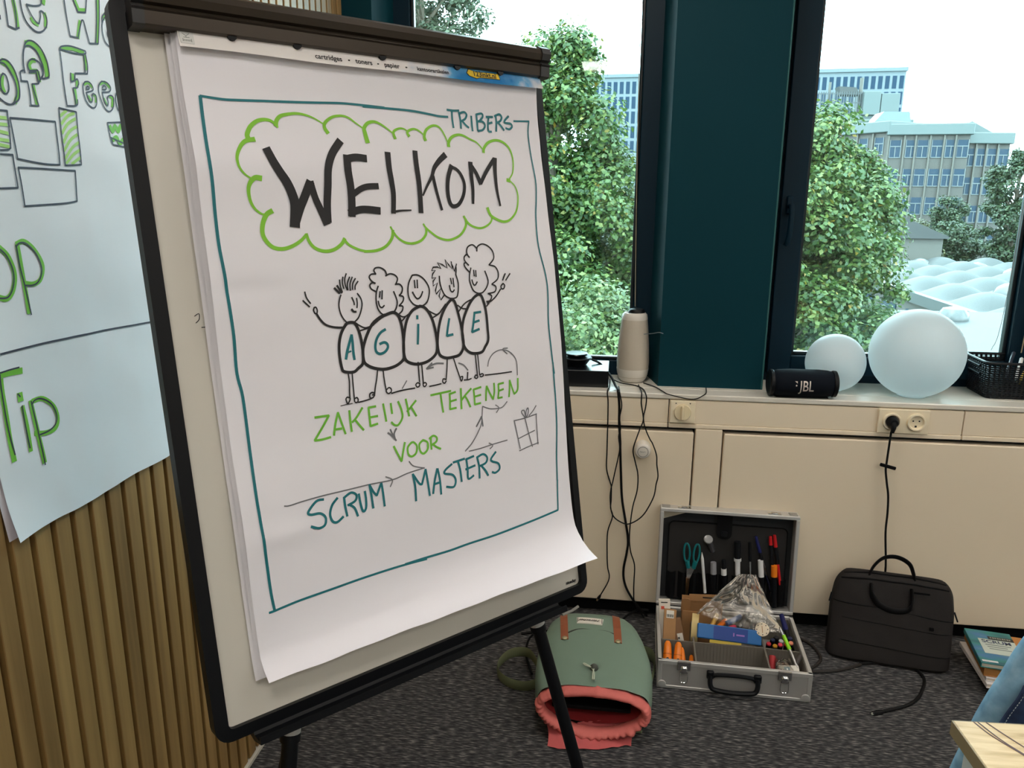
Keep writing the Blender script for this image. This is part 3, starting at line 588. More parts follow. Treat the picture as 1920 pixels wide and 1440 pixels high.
PAD_INK=[
("border_line","teal",[(4.5,4,1,"924 8621 910 8337 897 7884 902 7504 893 7124 889 6709 911 6317 925 5922 942 5493 928 4995 965 4660 966 4090 955 3271 959 3060 968 2753 979 2280 989 1869 1008 1619"),(3.2,3.2,1,"925 8628 1198 8608 1375 8611 1745 8630 2131 8649 2535 8673 2958 8697 3285 8697 3669 8688"),(3.4,3.4,1,"3305 8679 3607 8681 4131 8676 4478 8646 4656 8627 4828 8628"),(3,3,0,"6212 8653 6558 8671"),(2.6,3,1,"6556 8673 6507 8439 6521 8119 6558 7653 6523 7328 6468 7003 6444 6494 6534 5978 6550 5684 6502 5134 6514 4687 6554 4231"),(3,3,1,"6539 4428 6540 4131 6551 3757 6546 3352 6511 2935 6492 2710 6463 2274"),(3,3,1,"6468 2273 6440 1995 6416 1728"),(3.6,3.6,1,"6415 1723 5922 1688 5364 1661 4915 1646 4382 1649 3997 1638 3509 1651 3156 1655"),(3.4,3.4,1,"3551 1625 3025 1654 2453 1658 1911 1649 1399 1640 1152 1624 1014 1611 930 1608")]),
("corner_name","teal",[(3.6,3.6,1,"4827 8739 4947 8735 5061 8743"),(3.6,3.6,1,"4919 8733 4909 8592 4911 8463"),(3.6,3.6,1,"5058 8715 5072 8584 5062 8459"),(3.6,3.6,1,"5056 8696 5159 8726 5208 8688 5169 8619 5078 8574"),(3.6,3.6,1,"5104 8586 5165 8523 5224 8482"),(3.6,3.6,1,"5302 8672 5297 8435"),(3.6,3.6,1,"5411 8711 5414 8606 5409 8447"),(3.6,3.6,1,"5411 8706 5524 8729 5544 8682 5472 8610 5420 8597"),(3.6,3.6,1,"5433 8598 5544 8595 5571 8529 5510 8461 5413 8442"),(3.6,3.6,1,"5619 8682 5758 8691"),(3.6,3.6,1,"5669 8681 5638 8562 5634 8454 5696 8444"),(3.6,3.6,1,"5640 8572 5732 8598"),(3.6,3.6,1,"5825 8730 5824 8613 5800 8458"),(3.6,3.6,1,"5797 8705 5903 8745 5950 8700 5918 8639 5834 8598"),(3.6,3.6,1,"5861 8606 5928 8541 5971 8484"),(3.6,3.6,1,"6103 8726 6009 8645 6017 8610 6133 8604 6160 8555 6092 8507 6016 8523")]),
("cloud_outline","green",[(7,3,1,"1467 8119 1468 8167 1526 8267 1622 8345 1727 8376 1826 8367 1886 8322 1913 8283"),(6.5,1.6,1,"1892 8306 1912 8373 1975 8439 2084 8474 2228 8496 2368 8483 2488 8445 2614 8378"),(6,1.8,1,"2665 8250 2630 8311 2631 8370 2688 8433 2791 8491 2927 8513 3039 8491 3143 8421 3246 8354"),(7.5,1.8,1,"3289 8149 3269 8289 3271 8359 3343 8434 3448 8462 3546 8438 3658 8374 3766 8296"),(5,2,1,"3779 8228 3762 8309 3801 8356 3891 8388 3965 8384 4030 8348"),(5,2,1,"4039 8279 4014 8332 4071 8375 4150 8395 4234 8372 4321 8304"),(5.5,2,1,"4331 8230 4320 8294 4369 8389 4469 8455 4562 8472 4647 8434 4720 8316 4767 8187"),(6,2,1,"4767 8158 4778 8225 4845 8304 4959 8348 5077 8346 5213 8295 5351 8244 5469 8133"),(5.5,2.2,1,"5470 8094 5492 8164 5590 8256 5737 8303 5889 8291 6019 8208 6080 8090 6092 7950 6047 7768 5940 7645"),(6,6,0,"5905 7645 5965 7634"),(2,5.5,1,"5969 7630 6064 7547 6111 7407 6084 7225 6011 7084 5874 6974 5739 6945 5592 6987 5476 7058 5429 7176"),(3,4,1,"5448 7127 5496 7028 5457 6939 5346 6872 5218 6845 5076 6877 4978 6946 4920 7043"),(4.5,3,1,"4949 6995 4939 6898 4844 6775 4715 6702 4547 6668 4370 6711 4236 6798 4147 6874 4110 6930"),(4.5,3,1,"4155 6856 4131 6764 4029 6674 3871 6633 3724 6655 3608 6731 3538 6832 3506 6895"),(5,4,1,"3540 6841 3507 6725 3383 6603 3212 6547 3012 6542"),(3.5,4,1,"3032 6545 2918 6575 2773 6650 2708 6738"),(5.5,4.5,1,"2717 6737 2659 6662 2536 6589 2385 6569 2245 6617 2167 6711 2136 6820"),(4.5,7,1,"2135 6811 2044 6731 1912 6661 1768 6625 1634 6646 1544 6729 1500 6843 1527 6986 1592 7097 1673 7144"),(2,7.5,1,"1593 7105 1526 7105 1435 7176 1382 7286 1373 7425 1408 7518 1480 7582 1562 7576"),(2,6.5,1,"1422 7573 1339 7632 1278 7730 1274 7855 1338 7985 1425 8069 1553 8100")]),
("welcome_lettering","black",[(12,15,1,"1704 7970 1767 7810 1842 7669 1930 7528 1991 7369 2016 7207 1981 6946"),(12.5,12.5,1,"1985 6955 2083 7175 2173 7338 2276 7535"),(10,11,1,"2285 7535 2333 7323 2397 7157 2465 6964"),(11.5,11.5,1,"2488 6997 2508 7240 2546 7490 2583 7740 2675 7947 2832 8134"),(12,12,1,"2908 7922 2893 7716 2907 7496 2901 7275 2879 7078"),(11,11,1,"2891 7884 3052 7914 3212 7903"),(9,9,1,"2942 7378 3069 7456 3192 7492 3358 7500"),(11,11,1,"2853 7108 3014 7152 3153 7155 3343 7136"),(10,8,1,"3601 7995 3592 7771 3609 7560 3617 7366 3587 7109"),(4.5,2,1,"3557 7114 3706 7135 3910 7143"),(9,9,1,"4103 8041 4093 7824 4103 7570 4101 7370 4088 7115"),(10,3,1,"4667 8012 4535 7913 4423 7797 4360 7667 4252 7518 4156 7370"),(6,5,1,"4383 7667 4410 7520 4446 7354 4497 7150"),(8,5,1,"4766 7846 4683 7674 4647 7487 4659 7300 4718 7209 4839 7234 4952 7377 4994 7549 4946 7700 4863 7792 4763 7827"),(9,5,1,"5160 7907 5152 7705 5159 7475 5135 7254"),(7,7,1,"5176 7860 5266 7727 5333 7574"),(7,7,1,"5334 7584 5457 7752 5581 7893 5672 7985"),(9,4,1,"5692 7995 5661 7757 5662 7482 5702 7215")]),
("waving_figure","black",[(2.2,2.2,1,"2004 6013 2024 5923 2074 5844"),(2.2,2.2,1,"1963 5894 2054 5798"),(2.2,2.2,1,"2118 5779 2148 5784 2165 5741 2153 5694 2124 5703 2110 5745 2122 5779"),(2.2,2.2,1,"2555 5932 2524 5858 2508 5775 2520 5675 2557 5588 2612 5519"),(2.2,2.2,1,"2821 5934 2869 5860 2883 5773 2857 5675 2807 5579 2738 5521"),(2.2,2.2,1,"2556 6149 2560 6051 2583 5972"),(2.2,2.2,1,"2614 6187 2597 6104 2611 6019"),(2.2,2.2,1,"2674 6233 2641 6157 2640 6074 2663 5995"),(2.2,2.2,1,"2722 6181 2675 6085 2675 5994"),(2.2,2.2,1,"2765 6178 2719 6083 2713 5984"),(2.2,2.2,1,"2813 6154 2762 6080 2749 5996"),(2.2,2.2,1,"2851 6110 2801 6049 2792 5993"),(2.2,2.2,1,"2726 5882 2753 5812 2756 5769"),(2.2,2.2,1,"2802 5865 2806 5793 2795 5723"),(3.2,3.2,1,"2152 5687 2196 5607 2262 5531 2348 5488 2452 5464 2551 5454"),(3.2,3.2,1,"2464 6036 2535 5955"),(3.2,3.2,1,"2508 6068 2574 5959"),(3.2,3.2,1,"2707 5709 2738 5671 2777 5667"),(4.6,4.6,1,"2600 5504 2546 5444 2496 5362 2461 5257 2444 5149 2440 5018 2452 4874 2475 4816 2567 4787 2652 4787 2718 4828 2798 4885 2818 4994 2825 5105 2811 5263 2782 5398 2738 5496 2674 5519 2601 5510"),(2.2,2.2,1,"2543 4785 2549 4651 2535 4508 2530 4409"),(2.2,2.2,1,"2530 4409 2490 4426 2465 4402 2475 4350 2488 4326 2526 4376 2533 4403"),(2.2,2.2,1,"2610 4792 2604 4665 2601 4498 2601 4342"),(2.2,2.2,1,"2606 4386 2644 4397 2662 4360 2642 4324 2606 4332"),(2.2,2.2,1,"2660 4323 2759 4328 2860 4340 2893 4352"),(1.2,1.2,1,"2369 4314 2465 4321 2562 4320"),(2.4,2.4,1,"2737 5514 2810 5457 2902 5415 3017 5437"),(2.4,2.4,1,"2810 5381 2900 5398 3000 5424 3078 5475 3175 5531 3261 5567")]),
("curly_haired_figure","black",[(2.2,2.2,1,"3037 4769 3006 4631 2966 4500 2940 4379"),(2.2,2.2,1,"2942 4419 2902 4436 2862 4408 2868 4356 2912 4355 2939 4391 2904 4396"),(2.2,2.2,1,"3130 4774 3130 4660 3137 4544 3153 4404"),(2.2,2.2,1,"3158 4392 3149 4428 3199 4466 3238 4437 3230 4392 3182 4376 3156 4398"),(2.2,2.2,1,"3234 4371 3366 4384 3486 4391"),(2.4,2.4,1,"3176 6017 3137 5926 3122 5812 3134 5695 3183 5611 3245 5572"),(2.4,2.4,1,"3432 5920 3465 5829 3478 5740 3437 5640 3364 5588"),(2.4,2.4,1,"3127 5941 3058 5982 3040 6041 3084 6074 3132 6063"),(2.4,2.4,1,"3131 6059 3071 6103 3042 6162 3082 6200 3155 6199"),(2.4,2.4,1,"3155 6199 3129 6250 3159 6288 3241 6288 3317 6240 3338 6167"),(2.4,2.4,1,"3316 6161 3394 6188 3476 6166 3519 6105 3476 6020"),(2.4,2.4,1,"3468 6023 3545 6023 3590 5968 3574 5895 3523 5852"),(2.4,2.4,1,"3523 5852 3593 5827 3582 5761 3507 5693"),(2.4,2.4,1,"3507 5693 3569 5681 3553 5615 3489 5569"),(2.4,2.4,1,"3201 5936 3183 5850"),(2.4,2.4,1,"3238 5945 3221 5819"),(2.4,2.4,1,"3156 5795 3170 5721 3208 5692 3252 5721"),(4.8,4.8,1,"3245 5572 3382 5604 3463 5564 3504 5471 3524 5335 3531 5155 3519 4976 3507 4872 3395 4796 3256 4762 3122 4760 2978 4798 2872 4856 2824 4928 2827 5087 2863 5199 2924 5323 3020 5458 3143 5541 3245 5576")]),
("bald_figure","black",[(2.4,2.4,1,"3786 6140 3719 6041 3687 5915 3701 5786 3776 5691 3877 5659"),(2.4,2.4,1,"3786 6145 3890 6142 3997 6072 4071 5953 4072 5839 4017 5713 3934 5662"),(2.4,2.4,1,"3819 6066 3821 5946"),(2.4,2.4,1,"3872 6068 3865 5943"),(2.4,2.4,1,"3768 5888 3816 5801 3860 5777 3912 5810 3954 5883"),(2.4,2.4,1,"3475 5572 3535 5527 3599 5521 3678 5562"),(2.4,2.4,1,"3527 5455 3598 5513"),(2.4,2.4,1,"3753 4789 3755 4623 3754 4475"),(2.4,2.4,1,"3816 4756 3819 4598 3819 4449"),(4.8,4.8,1,"3877 5659 3739 5605 3633 5486 3568 5315 3528 5109 3519 4948 3552 4838 3666 4775 3797 4758 3954 4788 4092 4879 4135 5025 4123 5242 4084 5428 4020 5565 3951 5636 3877 5659"),(2.2,2.2,1,"3752 4446 3719 4467 3681 4441 3703 4400 3749 4416 3754 4462"),(2.2,2.2,1,"3814 4438 3851 4451 3875 4421 3845 4390 3816 4403 3816 4453"),(2.2,2.2,1,"3925 4378 4034 4382 4145 4390"),(2.2,2.2,1,"3241 4370 3414 4389 3658 4391")]),
("spiky_haired_figure","black",[(2.4,2.4,1,"4292 6103 4292 6005 4319 5887 4378 5784 4483 5729"),(2.4,2.4,1,"4614 6110 4643 5999 4643 5899 4616 5783 4575 5739 4483 5729"),(2.4,2.4,1,"4503 6058 4518 5965"),(2.4,2.4,1,"4553 6055 4557 5913"),(2.4,2.4,1,"4471 5944 4486 5859 4524 5837 4558 5868"),(2.4,2.4,1,"4031 5572 4113 5524 4180 5502 4263 5544"),(2.4,2.4,1,"4097 5460 4210 5507 4286 5575 4364 5652"),(2.4,2.4,0,"4360 5802 4282 5725 4255 5793 4301 5905 4199 5822 4194 5880 4242 6000 4159 5956 4166 6029 4221 6083 4148 6079 4169 6143 4225 6197 4157 6201 4193 6248 4271 6249 4336 6216 4285 6317 4375 6280 4457 6223 4437 6360 4494 6274 4555 6205 4552 6325 4590 6161 4652 6283 4613 6101"),(4.8,4.8,1,"4492 5725 4382 5634 4277 5493 4200 5317 4154 5123 4142 4974 4168 4854 4270 4794 4410 4790 4546 4816 4632 4934 4641 5104 4622 5310 4590 5499 4547 5671 4492 5725"),(2.2,2.2,1,"4296 4785 4276 4623 4243 4439"),(2.2,2.2,1,"4244 4447 4190 4462 4176 4417 4210 4388 4245 4423"),(2.2,2.2,1,"4412 4782 4458 4615 4531 4382"),(2.2,2.2,1,"4527 4447 4566 4449 4557 4403 4536 4378 4515 4424"),(2.2,2.2,1,"4589 4387 4675 4381 4735 4394"),(2.2,2.2,1,"4672 4507 4657 4397")]),
("long_haired_figure","black",[(2.4,2.4,1,"4927 6202 4883 6069 4887 5950 4937 5828 5027 5779 5124 5789 5220 5877 5252 5979 5205 6136"),(2.4,2.4,1,"4890 6136 4823 6208 4800 6268 4835 6291 4891 6246"),(2.4,2.4,1,"4885 6247 4820 6326 4822 6385 4876 6422 4925 6372"),(2.4,2.4,1,"4911 6381 4881 6459 4915 6542 5015 6576 5091 6519 5090 6468"),(2.4,2.4,1,"5091 6476 5116 6544 5219 6583 5332 6545 5417 6455 5420 6333 5305 6230"),(2.4,2.4,1,"5316 6229 5431 6194 5483 6087 5450 5984 5321 5909"),(2.4,2.4,1,"5321 5909 5404 5865 5373 5780 5229 5759"),(2.4,2.4,1,"5229 5759 5300 5716 5260 5641 5182 5630"),(2.4,2.4,1,"4978 6162 4979 6064"),(2.4,2.4,1,"5019 6155 5014 6053"),(2.4,2.4,1,"4924 6007 4948 5929 4984 5919 5026 5967"),(2.4,2.4,1,"5190 5603 5280 5631 5398 5709 5498 5815"),(2.4,2.4,1,"5564 5907 5515 5867 5521 5822 5566 5819 5594 5870 5564 5907"),(2.4,2.4,1,"5627 6070 5559 5960"),(2.4,2.4,1,"5728 6064 5625 5956"),(2.4,2.4,1,"5174 5552 5233 5600"),(2.4,2.4,1,"4593 5617 4679 5559 4760 5544"),(2.4,2.4,1,"4601 5507 4705 5608 4793 5660 4901 5694"),(4.8,4.8,1,"5025 5762 4924 5710 4818 5599 4706 5421 4645 5240 4634 5037 4660 4914 4744 4827 4866 4795 4995 4806 5069 4884 5146 4990 5157 5189 5158 5398 5135 5590 5086 5732 5025 5762"),(2.2,2.2,1,"4851 4789 4854 4612 4860 4425"),(2.2,2.2,1,"4899 4784 4902 4606 4905 4427"),(2.2,2.2,1,"4865 4416 4827 4438 4804 4400 4842 4379 4870 4407"),(2.2,2.2,1,"4905 4427 4957 4444 4984 4416 4942 4393 4910 4407"),(2.2,2.2,1,"5014 4412 5297 4398 5588 4392")]),
("body_letters","teal",[(4.2,4.2,1,"2666 5333 2618 5217 2577 5112 2538 4990"),(4.2,4.2,1,"2666 5333 2671 5211 2669 5079 2674 4967"),(4.2,4.2,1,"3234 5359 3147 5317 3075 5234 3039 5125 3048 5040 3106 4999 3191 5017 3250 5079 3243 5136 3195 5164 3117 5148"),(2.5,2.5,1,"2568 5085 2635 5094"),(6.5,6.5,0,"3808 5491 3821 5490"),(4,4,1,"3819 5379 3803 5226 3781 5073"),(4,4,1,"4409 5414 4364 5268 4335 5145"),(4,4,1,"4335 5145 4453 5155"),(4,4,1,"4920 5471 4881 5302 4834 5153"),(4,4,1,"4834 5153 4985 5189"),(4,4,1,"4909 5463 5047 5468"),(4,4,1,"4892 5310 5000 5329")]),
("grey_arrows","grey",[(1.9,1.9,1,"5087 4549 5127 4658 5227 4753 5373 4793 5516 4768 5635 4687 5708 4552 5710 4317"),(1.9,1.9,1,"5541 4806 5436 4802 5521 4709"),(1.9,1.9,1,"4508 4680 4603 4636 4681 4538"),(1.9,1.9,1,"3527 4527 3434 4416"),(1.9,1.9,1,"5449 3892 5347 3816 5252 3806 5079 3826 4924 3893"),(1.9,1.9,1,"4924 3893 4897 3741 4861 3599 4751 3438 4615 3300 4486 3211"),(1.9,1.9,1,"5197 3873 5263 3813 5203 3739"),(1.9,1.9,1,"4563 3196 4803 3197 5051 3215 5378 3228"),(1.9,1.9,1,"4983 3253 5059 3197 4992 3151"),(2.8,2.8,1,"4218 4709 4088 4726 3995 4707 3900 4665"),(2.8,2.8,1,"4008 4744 3900 4665"),(2.8,2.8,1,"3900 4665 4027 4671"),(2.8,2.8,1,"3152 3818 3182 3730 3228 3630"),(2.8,2.8,1,"3104 3774 3164 3718 3228 3630"),(2.8,2.8,1,"3259 3814 3209 3740 3214 3648"),(2.8,2.8,1,"4758 3576 4886 3726"),(2.8,2.8,1,"4886 3726 4891 3561"),(1.9,1.9,1,"1325 3055 1402 3042 1605 3055 1937 3064 2301 3059 2658 3059 3074 3042 3344 3084 3669 3104"),(1.9,1.9,1,"2966 3114 3074 3042 3027 2942"),(1.9,1.9,1,"3406 3263 3479 3173 3669 3100")]),
("gift_sketch","grey",[(2,2,1,"5572 3534 5812 3539 6088 3568"),(2,2,1,"6078 3567 6070 3376 6065 3022"),(2,2,1,"5575 3529 5605 3329 5648 3023"),(2,2,1,"5626 2990 5835 3022 6077 3049"),(2,2,1,"5819 3523 5869 3266 5929 3004"),(2,2,1,"5620 3203 5820 3245 6013 3283"),(2,2,1,"5822 3545 5757 3636 5761 3678 5816 3669 5832 3550"),(2,2,1,"5841 3556 5851 3649 5894 3707 5909 3668 5882 3585 5841 3551"),(2,2,1,"5908 3566 6009 3637 6089 3719")]),
("subtitle_lettering","leaf",[(3.4,3.4,1,"1952 4213 2063 4209 2168 4205"),(3.4,3.4,1,"2168 4205 2043 4041 1910 3881"),(3.4,3.4,1,"1910 3881 2021 3874 2159 3884"),(3.4,3.4,1,"2215 3902 2260 4074 2316 4223"),(3.4,3.4,1,"2316 4223 2358 4057 2400 3890"),(3.4,3.4,1,"2249 3982 2349 3979"),(3.4,3.4,1,"2502 4221 2500 4061 2505 3907"),(3.4,3.4,1,"2718 4229 2607 4101 2529 4041"),(3.4,3.4,1,"2580 4069 2641 3978 2702 3893"),(3.4,3.4,1,"2821 4213 2822 4079 2822 3931"),(3.4,3.4,1,"2822 3931 2947 3946"),(3.4,3.4,1,"2821 4215 2944 4215"),(3.4,3.4,1,"2821 4064 2960 4063"),(3.4,3.4,1,"3075 4231 3088 4094 3098 3957"),(3.4,3.4,1,"3208 4217 3214 4058"),(3.4,3.4,1,"3340 4226 3385 4090 3389 3967 3307 3867 3239 3871 3187 3926"),(3.4,3.4,1,"3479 4242 3499 4102 3511 3969"),(3.4,3.4,1,"3658 4191 3561 4107 3484 4043"),(3.4,3.4,1,"3561 4107 3605 4023 3641 3947"),(3.4,3.4,1,"3937 4233 4149 4240 4318 4246"),(3.4,3.4,1,"4121 4236 4132 4077 4144 3924"),(3.4,3.4,1,"4294 4202 4290 4067 4279 3950"),(3.4,3.4,1,"4279 3950 4402 3953"),(3.4,3.4,1,"4284 4196 4409 4216"),(3.4,3.4,1,"4291 4075 4416 4087"),(3.4,3.4,1,"4518 4256 4512 4096 4504 3921"),(3.4,3.4,1,"4719 4226 4593 4132 4519 4063"),(3.4,3.4,1,"4591 4116 4641 4028 4680 3924"),(3.4,3.4,1,"4766 4203 4773 4072 4771 3950"),(3.4,3.4,1,"4771 3950 4891 3955"),(3.4,3.4,1,"4766 4203 4916 4222"),(3.4,3.4,1,"4774 4080 4904 4093"),(3.4,3.4,1,"5004 3979 5017 4117 5036 4220"),(3.4,3.4,1,"5036 4220 5095 4088 5156 3979"),(3.4,3.4,1,"5156 3979 5189 4107 5191 4247"),(3.4,3.4,1,"5281 4218 5280 4093 5259 3980"),(3.4,3.4,1,"5259 3980 5353 3982"),(3.4,3.4,1,"5281 4218 5396 4226"),(3.4,3.4,1,"5281 4102 5386 4119"),(3.4,3.4,1,"5499 3968 5521 4108 5534 4249"),(3.4,3.4,1,"5534 4249 5575 4117 5618 4000"),(3.4,3.4,1,"5618 4000 5699 4064 5715 4257"),(3.4,3.4,1,"3174 3549 3224 3417 3276 3292"),(3.4,3.4,1,"3277 3299 3321 3428 3376 3571"),(3.4,3.4,1,"3496 3548 3417 3486 3411 3380 3466 3330 3551 3367 3583 3469 3539 3540 3496 3548"),(3.4,3.4,1,"3710 3546 3631 3491 3634 3381 3690 3331 3770 3386 3784 3493 3710 3546"),(3.4,3.4,1,"3857 3557 3845 3465 3842 3371"),(3.4,3.4,1,"3828 3547 3906 3580 3965 3537 3948 3477 3860 3439"),(3.4,3.4,1,"3871 3452 3937 3392 4014 3345")]),
("bottom_lettering","teal",[(3.8,3.8,1,"1919 3008 1804 3006 1664 2882 1699 2834 1842 2817 1916 2738 1892 2634 1795 2610 1677 2665"),(3.8,3.8,1,"2138 2976 2042 2888 1993 2759 2022 2650 2094 2622 2198 2676"),(3.8,3.8,1,"2245 2960 2249 2816 2263 2670"),(3.8,3.8,1,"2239 2951 2360 3004 2443 2954 2421 2867 2294 2826"),(3.8,3.8,1,"2316 2830 2396 2759 2435 2626"),(3.8,3.8,1,"2487 2954 2501 2795 2531 2674 2582 2713 2597 2834 2590 2971"),(3.8,3.8,1,"2676 3055 2693 2874 2704 2683"),(3.8,3.8,1,"2679 3043 2733 2927 2783 2862"),(3.8,3.8,1,"2783 2862 2873 3030"),(3.8,3.8,1,"2881 3039 2893 2868 2899 2666"),(3.8,3.8,1,"3443 3052 3463 2841 3456 2615"),(3.8,3.8,1,"3449 3039 3542 2878 3590 2856"),(3.8,3.8,1,"3590 2856 3685 3075"),(3.8,3.8,1,"3685 3075 3703 2852 3717 2640"),(3.8,3.8,1,"3783 2657 3830 2845 3903 3039"),(3.8,3.8,1,"3911 3037 3934 2844 3933 2611"),(3.8,3.8,1,"3825 2802 3943 2809"),(3.8,3.8,1,"4193 3055 4068 2992 4035 2932 4187 2877 4243 2774 4191 2673 4049 2706"),(3.8,3.8,1,"4222 3075 4453 3090"),(3.8,3.8,1,"4317 3085 4351 2908 4359 2725"),(3.8,3.8,1,"4491 3071 4500 2899 4497 2740 4611 2771"),(3.8,3.8,1,"4483 3073 4645 3096"),(3.8,3.8,1,"4460 2907 4656 2934"),(3.8,3.8,1,"4712 3071 4736 2894 4729 2699"),(3.8,3.8,1,"4711 3060 4840 3090 4918 3017 4881 2932 4750 2902"),(3.8,3.8,1,"4779 2907 4867 2796 4914 2704"),(3.8,3.8,1,"5110 3075 4999 2977 5023 2925 5147 2864 5167 2766 5074 2716 5005 2743")])]
